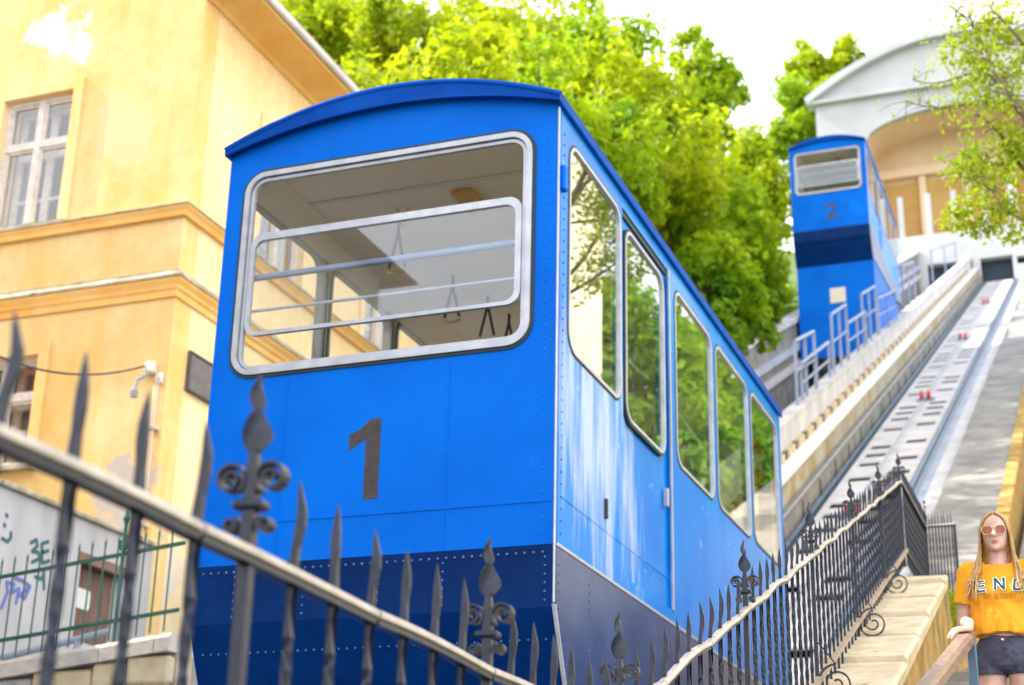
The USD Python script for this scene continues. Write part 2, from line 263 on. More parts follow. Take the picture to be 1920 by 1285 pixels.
M["yellow"] = stucco("old_yellow_plaster", (0.78, 0.52, 0.18), (0.82, 0.64, 0.34), None, [((-12.7, 17, 10.9), 0.8, (0.72, 0.54, 0.28)), ((-14.15, 17, 12.75), 0.62, (0.60, 0.57, 0.55)), ((-13.6, 17, 12.35), 0.36, (0.60, 0.57, 0.55)), ((-11.9, 17, 5.3), 0.6, (0.5, 0.44, 0.38))])
M["peach"] = stucco("old_peach_plaster", (0.86, 0.66, 0.36), (0.88, 0.74, 0.48), None, [((-11.5, 17.5, 4.4), 0.5, (0.7, 0.62, 0.5))])
M["band"] = mat("orange_moulding", (0.78, 0.42, 0.10), (0.82, 0.52, 0.18), rough=0.9, scale=2.5, bump=0.2)
M["peach_pipe"] = mat("peach_painted_pipe", (0.66, 0.5, 0.34), rough=0.6)
M["ledge"] = mat("weathered_ledge", (0.26, 0.22, 0.15), (0.5, 0.44, 0.33), rough=0.95, scale=4, c3=(0.16, 0.13, 0.09), s3=5, t3=0.58, w3=0.1, bump=0.4)

# ------------------------------------------------------------------ the slope of the track
SL = 0.482; AL = math.atan(SL); Z0 = -6.07
def zt(y): return Z0 + SL * y                                   # height of the rail tops along the track
SD = A(0, math.cos(AL), math.sin(AL)); SN = A(0, -math.sin(AL), math.cos(AL))
TC1, TC2, GAU = -4.21, -7.15, 0.8                               # centre lines and half gauge of the two tracks
YT0, YT1 = 9.0, 84.0
def sl(x, y, h): return A(x, y, zt(y) + h)                      # a point h above the plane of the rails (vertically)
def strip(x0, x1, h0, h1, y0=YT0, y1=YT1):                      # a long sloping block
    return loft([[sl(x0, y, h0), sl(x1, y, h0), sl(x1, y, h1), sl(x0, y, h1)][::-1] for y in (y0, y1)])
def lay(poly, h0, th):                                           # polygon in (x, y) laid on the slope
    m = trimesh.creation.extrude_polygon(poly, th, engine="earcut"); v = np.array(m.vertices)
    v[:, 2] = zt(v[:, 1]) + h0 + v[:, 2]; return trimesh.Trimesh(v, m.faces, process=False)

# ------------------------------------------------------------------ ground and hills
single("ground", box(-900, 900, -900, 900, -2.6, -1.6), M["asphalt"], kind="structure")
def terrain(name, xs, ys, fz, m):
    X, Y = np.meshgrid(xs, ys, indexing="ij"); Zv = fz(X, Y); Zv = Zv + 0.5 * (meshkit.fbm(np.stack([X * 0.2, Y * 0.2, X * 0], -1), 3) - 0.5)
    n, k = X.shape; i, j = np.meshgrid(np.arange(n - 1), np.arange(k - 1), indexing="ij")
    q = np.stack([i * k + j, (i + 1) * k + j, (i + 1) * k + j + 1, i * k + j + 1], -1).reshape(-1, 4)
    b = MB(); b.add(np.stack([X, Y, Zv], -1).reshape(-1, 3), q); return single(name, b.get(), m, kind="structure", smooth=True)
hillz = lambda X, Y: np.where(Y < 84, zt(Y), zt(84) + 0.05 * (Y - 84)) + 1.7 + 0.22 * np.clip(-8.9 - X, 0, 14)
terrain("hill", np.linspace(-90, -8.9, 40), np.linspace(18.2, 170, 70), hillz, M["grass"])
terrain("hill", np.linspace(1.6, 90, 40), np.linspace(3, 170, 70), lambda X, Y: np.where(Y < 96, -2.3 + 0.30 * (Y - 2), 33.8) + 0.05 * (X - 1.6), M["grass"])
single("upper_ground", box(-8.9, 1.6, 84.6, 170, 28, zt(84.4)), M["conc"], kind="structure")

# ------------------------------------------------------------------ tracks
def slots(xc, ys):
    out = []
    for y in ys:
        for s in (-1, 1):
            out.append(sbox(xc + s * 0.36 - 0.22, y + s * 0.22, xc + s * 0.36 + 0.22, y + s * 0.22 + 0.42))
    return out
def track(xc, label, near):
    t = Thing("funicular_track", (xc, YT0, zt(YT0)), label, "railway track", None, "structure")
    ys = []; y = 10.5; k = 0
    r_ = random.Random(int(-xc * 100))
    while y < 82:
        ys.append(y); k += 1
        y += (0.95, 0.95, 2.3, 1.5)[k % 4] + r_.uniform(-0.1, 0.1)
    for a in range(6):
        y0, y1 = YT0 + a * 12.5, YT0 + (a + 1) * 12.5 - 0.02
        pl = sbox(xc - 0.70, y0, xc + 0.70, y1)
        for s in slots(xc, ys):
            if s.bounds[1] > y0 + 0.1 and s.bounds[3] < y1 - 0.1: pl = pl.difference(s)
        t.part("bed_slab", lay(pl, -0.11, 0.03), M["conc_pale"])
    t.part("under_bed", strip(xc - 0.66, xc + 0.66, -0.75, -0.3), M["pit"])
    for s in (-1, 1):
        x = xc + s * GAU
        h = [(-0.06, -0.22), (0.06, -0.22), (0.06, -0.2), (0.012, -0.17), (0.012, -0.05), (0.035, -0.035), (0.035, 0), (-0.035, 0), (-0.035, -0.035), (-0.012, -0.05), (-0.012, -0.17), (-0.06, -0.2)]
        t.part("rail", loft([[sl(x + a, y, b) for a, b in h][::-1] for y in (YT0, YT1)]), M["steel"])
        t.part("rail_plinth", strip(x - 0.30 if s < 0 else x - 0.098, x + 0.098 if s < 0 else x + 0.30, -0.5, -0.223 if True else 0), M["conc_blue"])
    for y in (27.5, 41.0, 55.2, 69.8):
        rp = t.part("cable_roller", strip(xc - 0.22, xc + 0.22, -0.08, -0.04, y - 0.15, y + 0.25), M["steel"])
        for s in (-1, 1):
            c = trimesh.creation.cylinder(0.13, 0.09, sections=14); c.apply_transform(trimesh.transformations.rotation_matrix(np.pi / 2, [0, 1, 0])); c.apply_translation(sl(xc + s * 0.09, y, 0.06))
            t.part("wheel", c, M["red"], rp)
    t.part("haul_cable", tube([sl(xc, y, 0.04) for y in np.linspace(YT0, YT1, 20)], 0.014, 6), M["steel"])
track(TC1, "right-hand funicular track with red cable rollers rising to the station", True)
track(TC2, "left-hand funicular track under car number 2", False)
# concrete between and beside the tracks
t = Thing("divider_wall", (-5.4, YT0, zt(YT0)), "lichen-stained concrete wall with a toothed step edge between the two tracks", "wall")
t.part("lower_kerb", strip(-5.32, -5.15, -0.6, 0.3), M["conc"])
t.part("wall_body", strip(-5.62, -5.33, -0.6, 0.74), M["wall_yellow"])
t.part("white_ledge", strip(-5.62, -5.27, 0.745, 0.84), M["white"])
t.part("walkway_upstand", strip(-5.98, -5.66, -0.6, 1.45), M["conc_pale"])
t.part("upstand_coping", strip(-6.0, -5.64, 1.455, 1.51), M["conc_pale"])
t.part("cable_pipe", tube([sl(-5.12, y, 0.36) for y in np.linspace(YT0, YT1 - 6, 12)], 0.018, 6), M["grey_post"])
for i, y in enumerate(np.arange(19.0, 80, 0.36)):
    t.part("step_tooth", loft([[sl(a, yy, 0.842) , sl(b, yy, 0.842), sl(b, yy, 1.0), sl(a, yy, 1.0)][::-1] for a, b, yy in ((-5.655, -5.56, y), (-5.655, -5.56, y + 0.17))]), M["stone_warm"] if i % 3 else M["door_brown"])
for y in np.arange(18.4, 80, 1.9):
    t.part("drain_slot", box(-5.152, -5.138, y - 0.05, y + 0.05, zt(y) - 0.12, zt(y) + 0.2), M["pit"])
t = Thing("retaining_wall", (-8.7, 14, zt(14)), "pale concrete retaining wall along the left side of the left track", "wall")
t.part("wall_body", strip(-8.95, -8.45, -0.8, 2.1, 17.3, 84), M["conc"])
t.part("wall_coping", strip(-9.0, -8.38, 2.105, 2.25, 17.3, 84), M["conc_pale"])
for h, mm in ((1.3, "conc_blue"), (0.75, "conc_pale")):
    t.part("conduit", strip(-8.446, -8.36, h - 0.12, h + 0.12, 17.3, 84), M[mm])
single("gutter", strip(-3.105, -2.78, -0.55, -0.1), M["conc_pale"], kind="structure")
t = Thing("concrete_slope", (-2.2, YT0, zt(YT0)), "wide stained grey concrete slope between the right rail and the stairs", "slope", None, "structure")
yy = 12.0
while yy < 83:
    L = random.uniform(2.6, 3.6); t.part("slab", strip(-2.77, -1.72, -0.3, 0.06 + random.uniform(0, 0.012), yy, min(yy + L - 0.015, 84)), M["conc"]); yy += L
single("slope_base", strip(-3.24, -1.72, -1.2, -0.34), M["conc"], kind="structure")

# ------------------------------------------------------------------ upper station
YS = 84.0; XS = -5.56
st = Thing("upper_station", (XS, YS, zt(YS)), "white upper station with curved pediment and wide tan arch above the tracks", "building")
arch = [(XS - 5.5, 43.9)] + [(XS + 5.5 * s, 43.9 + 1.75 * (1 - s * s) ** 0.5 if abs(s) < 1 else 43.9) for s in np.linspace(-1, 1, 33)] + [(XS + 5.5, 43.9)]
arch_poly = Polygon([(XS - 5.5, 37.6)] + arch[1:-1] + [(XS + 5.5, 37.6)]).buffer(0)
ped = [(XS + 8.4 * s, 47.0 + 3.1 * (1 - s * s)) for s in np.linspace(-1, 1, 41)]
fac = Polygon([(XS - 8.15, 30), (XS + 8.15, 30), (XS + 8.15, 46.9)] + [(x, z) for x, z in ped[::-1][1:-1]] + [(XS - 8.15, 46.9)])
tun = [sbox(TC1 - 0.95, zt(YS) - 0.3, TC1 + 0.75, zt(YS) + 1.35), sbox(TC2 - 0.85, zt(YS) - 0.3, TC2 + 0.85, zt(YS) + 1.35)]
vents = [sbox(XS + a - 0.22, 35.2, XS + a + 0.22, 35.65) for a in (-0.25, 2.55, -3.2, 4.6)]
pf = fac.difference(arch_poly)
for q in tun + vents: pf = pf.difference(q)
st.part("front_wall", ext(pf, 0.6, (0, YS + 0.6, 0), *FRONT), M["station_white"])
bar = [(XS - 8.6, 46.75), (XS + 8.6, 46.75), (XS + 8.6, 46.95), (XS - 8.6, 46.95)]
st.part("cornice", ext(Polygon(bar), 0.9, (0, YS + 0.55, 0), *FRONT), M["station_white"])
pc = LineString([(XS + 8.6 * s, 47.0 + 3.15 * (1 - s * s)) for s in np.linspace(-1, 1, 41)]).buffer(0.22, cap_style=2)
st.part("curved_cornice", ext(pc, 1.0, (0, YS + 0.55, 0), *FRONT), M["station_white"])
st.part("arch_moulding", ext(LineString(arch[1:-1]).buffer(0.14, cap_style=2), 0.1, (0, YS - 0.002, 0), *FRONT), M["station_white"])
for s in (-1, 1):
    st.part("side_wall", box(XS + s * 8.15 - (0.4 if s > 0 else 0), XS + s * 8.15 + (0 if s > 0 else 0.4), YS + 0.61, YS + 14, 30, 46.7), M["station_white"])
    st.part("vault_wall", box(XS + s * 5.5 - (0 if s > 0 else 0.25), XS + s * 5.5 + (0.25 if s > 0 else 0), YS + 0.61, YS + 9, 37.4, 44.0), M["vault"])
# barrel vault behind the arch
vb = MB(); va = np.array(arch[1:-1]); n = len(va)
vb.add(np.vstack([np.c_[va[:, 0], np.full(n, YS + 0.5), va[:, 1] + 0.02], np.c_[va[:, 0], np.full(n, YS + 9.0), va[:, 1] + 0.02], np.c_[va[:, 0], np.full(n, YS + 0.5), va[:, 1] + 0.3], np.c_[va[:, 0], np.full(n, YS + 9.0), va[:, 1] + 0.3]]),
       [q for i in range(n - 1) for q in ([i, n + i, n + i + 1, i + 1], [2 * n + i, 2 * n + i + 1, 3 * n + i + 1, 3 * n + i])])
st.part("vault_ceiling", vb.get(), M["vault"], smooth=True)
st.part("back_wall", box(XS - 5.5, XS + 5.5, YS + 3.51, YS + 3.8, 36, 46), M["vault"])
for i, x in enumerate((-4.9, -2.6, 0.0, 2.6)):
    st.part("back_panel", box(XS + x, XS + x + 2.1, YS + 3.43, YS + 3.5, 38.0, 42.6), M["vault_panel"])
for x in (-5.1, -2.65, -0.15, 2.4, 4.9):
    st.part("pilaster", box(XS + x - 0.2, XS + x + 0.2, YS + 3.1, YS + 3.42, 37.45, 42.8, 0.03), M["vault"])
st.part("beam", box(XS - 5.45, XS + 5.45, YS + 3.0, YS + 3.49, 42.85, 43.4, 0.03), M["vault"])
st.part("platform", box(XS - 5.5, XS + 5.5, YS + 0.61, YS + 9, 36.6, 37.4), M["conc_pale"])
for x in (-2.15, -0.75, 0.9, 2.3, 3.9, -3.7):
    st.part("column", box(XS + x - 0.15, XS + x + 0.15, YS + 0.15, YS + 0.45, 37.605, 40.2, 0.03), M["station_white"])
for i, q in enumerate(tun):
    x0, z0, x1, z1 = q.bounds
    st.part("tunnel_door", box(x0 + 0.01, x1 - 0.01, YS + 0.5, YS + 0.58, z0, z1), M["dark"])
for q in vents:
    x0, z0, x1, z1 = q.bounds
    st.part("vent", box(x0, x1, YS + 0.4, YS + 0.5, z0, z1), M["dark"])
st.part("roof", box(XS - 8.1, XS + 8.1, YS + 0.62, YS + 14, 46.75, 47.0), M["zinc"])
for x in (-1.9, 1.5):
    cp = Polygon([(x - 0.9, 0), (x + 0.9, 0), (x + 0.9, 0.05), (x - 0.9, 0.05)])

# ------------------------------------------------------------------ funicular cars
HW, LEN = 1.195, 6.75
def car(number, xc, yf, dz, label, lift=0.0):
    ZB = dz + lift                                         # dz = shift in height against car 1
    g = lambda x, y, z: A(xc + x, yf + y, z + ZB)
    C = Thing("funicular_car", g(0, 0, -0.9), label, "funicular car")
    ze, zl = 5.06, 2.165                           # eaves, top of the dark skirt
    arc = lambda x: 0.27 * (1 - (x / 1.2) ** 2)
    top = [(x, ze - 0.012 + arc(x)) for x in np.linspace(HW, -HW, 49)]
    wo = rrect(-1.035, 1.0, 3.44, 4.86, 0.13)        # end window opening
    fpoly = Polygon([(-HW, zl), (HW, zl)] + top)
    C.part("front_wall", ext(fpoly.difference(wo), 0.05, g(0, 0.05, 0), *FRONT), M["blue"])
    C.part("back_wall", ext(fpoly.difference(wo), 0.05, g(0, LEN, 0), *FRONT), M["blue"])
    # roof shell with a lip that overhangs the ends
    xs = np.linspace(-1.222, 1.222, 49); rz = np.array([ze - 0.012 + arc(x * 0.98) for x in xs])
    up = rz[::-1] + 0.052
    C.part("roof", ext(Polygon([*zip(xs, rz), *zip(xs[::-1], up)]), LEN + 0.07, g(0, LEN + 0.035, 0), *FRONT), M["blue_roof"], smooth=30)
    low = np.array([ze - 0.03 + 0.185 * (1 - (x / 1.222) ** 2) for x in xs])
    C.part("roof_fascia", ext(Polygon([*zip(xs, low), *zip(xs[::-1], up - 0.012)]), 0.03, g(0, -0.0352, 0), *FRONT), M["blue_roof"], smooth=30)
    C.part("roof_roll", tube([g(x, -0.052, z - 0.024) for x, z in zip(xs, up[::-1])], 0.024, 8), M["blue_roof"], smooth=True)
    for s in (-1, 1):                                # drip edge along the sides
        C.part("roof_edge", box(*sorted((xc + s * 1.198, xc + s * 1.226)), yf - 0.03, yf + LEN + 0.03, ze - 0.03 + ZB, ze - 0.013 + ZB, 0.006), M["blue"])
    wins = [(0.22, 1.31, 3.45, 4.87), (1.44, 2.42, 3.38, 4.80), (2.76, 3.91, 3.43, 4.85), (4.06, 5.26, 3.43, 4.86), (5.40, 6.56, 3.45, 4.87)]
    lwins = [(0.12, 1.34, 3.40, 4.83), (1.44, 2.52, 3.40, 4.83), (2.62, 3.80, 3.40, 4.83), (3.9, 5.1, 3.40, 4.83), (5.2, 6.45, 3.40, 4.83)]
    side = sbox(0.051, zl, LEN - 0.051, ze); rs = side; ls = side
    for a in wins: rs = rs.difference(rrect(*a, 0.14))
    for a in lwins: ls = ls.difference(rrect(*a, 0.16))
    door = sbox(1.37, zl + 0.1, 2.56, 4.93)
    C.part("right_wall", ext(rs.difference(door), 0.05, g(HW - 0.05, 0, 0), *RIGHT), M["blue_worn_reflect"])
    dp = C.part("door", ext(sbox(1.385, zl + 0.11, 2.545, 4.88).difference(rrect(*wins[1], 0.1)), 0.04, g(HW - 0.065, 0, 0), *RIGHT), M["blue_worn_reflect"])
    C.part("door_handle", box(xc + HW - 0.02, xc + HW + 0.02, yf + 2.42, yf + 2.45, 3.0 + ZB, 3.14 + ZB, 0.006), M["alu"], dp)
    C.part("door_guide", box(xc + HW - 0.045, xc + HW - 0.01, yf + 1.37, yf + 2.56, 4.885 + ZB, 4.93 + ZB), M["rubber"])
    C.part("door_seam", box(xc + HW - 0.002, xc + HW + 0.012, yf + 2.555, yf + 2.585, zl + 0.1 + ZB, 4.93 + ZB), M["alu"])
    C.part("left_wall", ext(affinity.scale(ls, -1, 1, origin=(0, 0)), 0.05, g(-HW + 0.05, 0, 0), *LEFT), M["blue_worn_reflect"])
    C.part("left_lining", ext(affinity.scale(ls.intersection(sbox(0.06, zl + 0.1, LEN - 0.06, ze - 0.03)), -1, 1, origin=(0, 0)), 0.012, g(-HW + 0.066, 0, 0), *LEFT), M["grey_post"])
    C.part("right_lining", ext(rs.difference(door).intersection(sbox(0.06, zl + 0.1, LEN - 0.06, ze - 0.03)), 0.012, g(HW - 0.07, 0, 0), *RIGHT), M["cream"])
    def framed(poly, o, ax, pane, w=0.028, deep=0.03, mm="alu", nm="side_window"):
        f = C.part(nm, ext(ring(poly.buffer(0.012), poly.buffer(-w)), deep, o, *ax), M[mm])
        C.part("gasket", ext(ring(poly.buffer(0.03), poly.buffer(0.0122)), deep - 0.006, o, *ax), M["rubber"], f)
        C.part("pane", ext(poly.buffer(-w + 0.004), 0.005, o + np.cross(*ax) * 0.008, *ax), M[pane], f)
        return f
    for a in wins: framed(rrect(*a, 0.13), g(HW - 0.022, 0, 0), RIGHT, "pane_side", 0.012)
    for a in lwins: framed(affinity.scale(rrect(*a, 0.15), -1, 1, origin=(0, 0)), g(-HW + 0.068, 0, 0), LEFT, "pane", 0.02, 0.075, "grey_post")
    # end window: outer frame, sliding sash, guard bars
    for yb, ax, nm in ((0.0, FRONT, "end_window"), (LEN - 0.03, BACK, "end_window")):
        o = g(0, yb + 0.025, 0) if ax is FRONT else g(0, yb, 0)
        w = wo if ax is FRONT else affinity.scale(wo, -1, 1, origin=(0, 0))
        f = C.part(nm, ext(ring(w.buffer(0.024), w.buffer(-0.012)), 0.045, o, *ax), M["alu"], smooth=50)
        C.part("gasket", ext(ring(w.buffer(0.046), w.buffer(0.0242)), 0.034, o, *ax), M["rubber"], f)
        C.part("gasket", ext(ring(w.buffer(-0.0122), w.buffer(-0.0188)), 0.026, o - np.cross(*ax) * 0.006, *ax), M["rubber"], f)
        C.part("inner_frame", ext(ring(w.buffer(-0.019), w.buffer(-0.042)), 0.03, o - np.cross(*ax) * 0.004, *ax), M["alu"], f)
        if ax is FRONT:
            sash = rrect(-0.985, 0.955, 3.69, 4.425, 0.09)
            C.part("sash", ext(ring(sash, rrect(-0.955, 0.915, 3.715, 4.375, 0.07)), 0.03, g(0, 0.02, 0), *FRONT), M["alu"], f)
            C.part("sash_pane", ext(rrect(-0.96, 0.92, 3.712, 4.378, 0.07), 0.005, g(0, 0.008, 0), *FRONT), M["pane_sash"], f)
            C.part("guard_bar", tube([g(-0.98, 0.05, 4.13), g(0.95, 0.05, 4.13)], 0.022, 10), M["railing"], f, smooth=40)
            C.part("guard_bar", tube([g(-0.98, 0.05, 3.89), g(0.95, 0.05, 3.885)], 0.011, 8), M["alu"], f, smooth=40)
        else:
            C.part("pane", ext(w.buffer(-0.03), 0.005, o, *ax), M["pane"], f)
    # dark skirt: vertical band, then falling back to the chassis
    t0 = lambda y: 4.14 - 2.165 - 0                 # rail level under the front, below the skirt line
    y0c, zc = 0.34, 1.09
    pr = [(0.0, zl - 0.003), (0.0, 1.80), (y0c, zc), (0.60, zc), (LEN, zl - 0.12), (LEN, zl - 0.003)]
    pr = [(0.0, zl - 0.003), (0.0, 1.80), (y0c, zc), (LEN - 1.6, zc + 0.55), (LEN, 2.02), (LEN, zl - 0.003)]
    C.part("skirt", ext(Polygon(pr), 2 * HW + 0.012, g(-HW - 0.006, 0, 0), *RIGHT), M["navy"])
    C.part("skirt_side", ext(Polygon(pr).buffer(-0.012, join_style=2), 0.004, g(HW + 0.0065, 0, 0), *RIGHT), M["skirt_reflect_grey"])  # thin added panel that carries the painted reflection grey
    C.part("skirt_trim", box(xc + HW - 0.01, xc + HW + 0.016, yf + 0.02, yf + LEN - 0.02, zl - 0.012 + ZB, zl + 0.012 + ZB, 0.004), M["alu"])
    # wedge chassis standing on the rails
    bz = lambda y: -1.12 - lift + SL * y
    ch = Polygon([(y0c + 0.01, zc - 0.01), (y0c + 0.01, bz(0.35)), (5.9, min(bz(5.9), 1.7)), (5.9, max(bz(5.9) + 0.05, 1.75)), (LEN - 1.6, zc + 0.54)])
    C.part("chassis", ext(ch, 2 * HW - 0.02, g(-HW + 0.01, 0, 0), *RIGHT), M["blue"])
    for y in (1.0, 5.2):
        for s in (-1, 1):
            c = trimesh.creation.cylinder(0.36, 0.1, sections=28); c.apply_transform(trimesh.transformations.rotation_matrix(np.pi / 2, [0, 1, 0])); c.apply_translation(A(xc + s * GAU, yf + y, zt(yf + y) + 0.40))
            wp = C.part("wheel", c, M["steel"])
    # corner posts, seams, rivets
    for s in (-1, 1):
        C.part("corner_trim", box(xc + s * HW - 0.007, xc + s * HW + 0.007, yf - 0.007, yf + 0.014, (zl if s < 0 else 1.82) + ZB, ze - 0.04 + ZB, 0.006), M["alu"] if s > 0 else M["blue"])
    C.part("corner_trim", loft([[g(HW - 0.008 + a, b + o_, z) for a, b in ((0, -0.008), (0.02, -0.008), (0.02, 0.014), (0, 0.014))] for o_, z in ((0.34, 1.09), (0.0, 1.815))]), M["alu"])
    C.part("panel_seam", box(xc - 0.632, xc - 0.624, yf - 0.004, yf + 0.003, zl + ZB, 3.36 + ZB), M["blue"])
    C.part("panel_seam", box(xc + 0.5, xc + 0.506, yf - 0.004, yf + 0.003, zl + ZB, 3.36 + ZB), M["blue"])
    C.part("panel_lap", box(xc - HW + 0.02, xc + HW - 0.02, yf - 0.005, yf + 0.003, 2.42 + ZB, 2.432 + ZB), M["blue"])
    rb = MB(); kb = MB(); base_r = trimesh.creation.icosphere(1, 0.0075)
    def riv(p, k=1.0, to=None):
        m = base_r.copy(); m.vertices *= [k, k, k]; m.apply_translation(p); (to or rb).m(m)
    for x in np.arange(-1.13, 1.15, 0.055): riv(g(x, -0.001, zl - 0.045), 1.15, kb)
    for x in np.arange(-1.13, 1.15, 0.055): riv(g(x, 0.13 * 0.72 - 0.014, 1.63), 1.0, kb)
    for z in np.arange(1.84, 2.1, 0.05):
        for x in (-0.9, -0.42, 0.08, 0.5, 1.14): riv(g(x, -0.001, z), 1.0, kb)
    for z in np.arange(2.25, 4.9, 0.075):
        riv(g(1.12, -0.001, z), 0.8); riv(g(HW + 0.001, 0.11, z), 0.9)
    for y in np.arange(0.12, 2.5, 0.04): riv(g(HW + 0.001, y, 2.47), 0.9)
    for z in np.arange(1.3, 2.1, 0.05): riv(g(HW + 0.0105, 0.62, z), 1.0, kb); riv(g(HW + 0.0105, 0.06 + max(0, (1.8 - z) * 0.48), z), 1.0, kb)
    C.part("rivets", rb.get(), M["blue_worn_reflect"], kind="stuff"); C.part("skirt_rivets", kb.get(), M["rivet_navy"], kind="stuff")
    # the number
    if number == 1:
        d = Polygon([(0.115, 0), (0.215, 0), (0.215, 0.515), (0.14, 0.515), (0.075, 0.455), (0, 0.425), (0, 0.32), (0.115, 0.385)])
        C.part("number_one", ext(d, 0.004, g(-0.165, 0.002, 2.52), *FRONT), M["charcoal"])
        C.part("side_bolt", box(xc + HW - 0.01, xc + HW + 0.02, yf + 0.95, yf + 0.98, 2.55 + ZB, 2.68 + ZB, 0.005), M["charcoal"])
        C.part("side_lamp", box(xc + HW - 0.01, xc + HW + 0.035, yf + 0.03, yf + 0.1, 4.45 + ZB, 4.62 + ZB, 0.01), M["blue"])
    else:
        m = meshkit.text_mesh("2", 0.5, 0.004, True); v = m.vertices; o = g(-0.2, 0.002, 2.5); m = trimesh.Trimesh(o + v[:, :1] * EX + v[:, 1:2] * EZ - v[:, 2:] * EY, m.faces, process=False)
        C.part("number_two", m, M["charcoal"])
        C.part("number_plate", box(xc - 0.2, xc + 0.28, yf + 0.32, yf + 0.348, -0.22 + ZB, 0.28 + ZB, 0.008), M["cream"])
    # interior
    C.part("ceiling", box(xc - HW + 0.07, xc + HW - 0.07, yf + 0.07, yf + LEN - 0.07, 4.93 + ZB, 4.95 + ZB), M["ceiling"])
    C.part("ceiling_cove", ext(Polygon([(0, 0), (0.22, 0), (0.0, -0.12)]), LEN - 0.16, g(-HW + 0.068, LEN - 0.08, 4.928), EX, EZ), M["ceiling"])
    for y in (0.62, 1.72, 2.85, 3.95, 5.1):
        C.part("ceiling_rib", box(xc - HW + 0.28, xc + HW - 0.1, yf + y - 0.02, yf + y + 0.02, 4.918 + ZB, 4.9295 + ZB, 0.004), M["cream"])
    C.part("floor", box(xc - HW + 0.07, xc + HW - 0.07, yf + 0.07, yf + LEN - 0.07, zl + 0.02 + ZB, zl + 0.08 + ZB), M["rubber"])
    C.part("ceiling_lamp", box(xc + 0.14, xc + 0.30, yf + 0.72, yf + 1.05, 4.89 + ZB, 4.928 + ZB, 0.01), M["lampglass"])
    for x, y in (((-0.44, 1.12), (-0.44, 2.15), (-0.33, 2.62), (-0.31, 3.05), (-0.31, 4.2)) if number == 1 else ((-0.4, 1.2), (-0.4, 2.6))):
        s_ = C.part("hand_strap", cat(tube([g(x, y, 4.93), g(x, y, 4.84)], 0.012, 6), *[tube([g(x, y, 4.85), g(x + q * 0.062, y, 4.58)], 0.011, 6) for q in (-1, 1)]), M["leather"])
        C.part("strap_ring", tube([g(x + a, y, 4.555 - 0.022 * math.cos(a / 0.07 * 1.5)) for a in np.linspace(-0.07, 0.07, 9)], 0.011, 6), M["brass"], s_)
    C.part("hanging_cord", cat(tube([g(-0.34, 0.88, 4.93), g(-0.315, 0.9, 4.80), g(-0.30, 0.9, 4.76)], 0.005, 5), tube([g(-0.26, 0.88, 4.93), g(-0.295, 0.9, 4.80), g(-0.30, 0.9, 4.76)], 0.005, 5)), M["brass"])
    C.part("grab_rail", tube([g(1.08, 1.5, 3.95), g(1.06, 2.1, 3.97), g(1.08, 2.78, 4.02), g(1.06, 3.3, 3.99), g(1.1, 3.85, 3.9)], 0.02, 8), M["white"], smooth=40)
    for y in (2.62, 3.98):
        C.part("grab_pole", tube([g(0.9, y, 2.3), g(0.9, y, 4.9)], 0.017, 8), M["alu"])
    sb = C.part("bench", box(xc - HW + 0.08, xc - HW + 0.55, yf + 0.6, yf + 6.2, 2.62 + ZB, 2.68 + ZB, 0.015), M["wood"])
    C.part("bench_front", box(xc - HW + 0.1, xc - HW + 0.14, yf + 0.7, yf + 6.1, 2.26 + ZB, 2.615 + ZB), M["wood"], sb)
    return C
car(1, TC1, 8.5, 0.0, "blue funicular car number 1 in the foreground behind the iron fence")
car(2, TC2, 45.6, zt(45.6) - zt(8.5), "smaller distant blue funicular car number 2 near the upper station", 1.0)
fe = Thing("fire_extinguisher", (TC1 + 1.0, 8.5 + 6.42, 4.2), "red fire extinguisher behind the last side window of car number 1", "fire extinguisher")
o = A(TC1 + 1.0, 8.5 + 6.42, 4.25)
fe.part("cylinder", loft([[o + A(r * math.cos(a), r * math.sin(a), z) for a in np.linspace(0, 2 * np.pi, 17)[:-1]] for z, r in ((0, 0.06), (0.02, 0.075), (0.4, 0.075), (0.45, 0.06), (0.48, 0.03))]), M["red"], smooth=40)
fe.part("paper_label", loft([[o + A(0.0765 * math.cos(a), 0.0765 * math.sin(a), z) for a in np.linspace(0, 2 * np.pi, 17)[:-1]] for z in (0.14, 0.3)], cap=False), M["cream"], smooth=40)
fe.part("valve", box(o[0] - 0.03, o[0] + 0.03, o[1] - 0.02, o[1] + 0.02, o[2] + 0.48, o[2] + 0.54, 0.005), M["charcoal"])
fe.part("hose", tube([o + A(0.02, -0.02, 0.5), o + A(0.1, -0.04, 0.46), o + A(0.11, -0.05, 0.2), o + A(0.09, -0.05, 0.08)], 0.01, 6), M["rubber"])

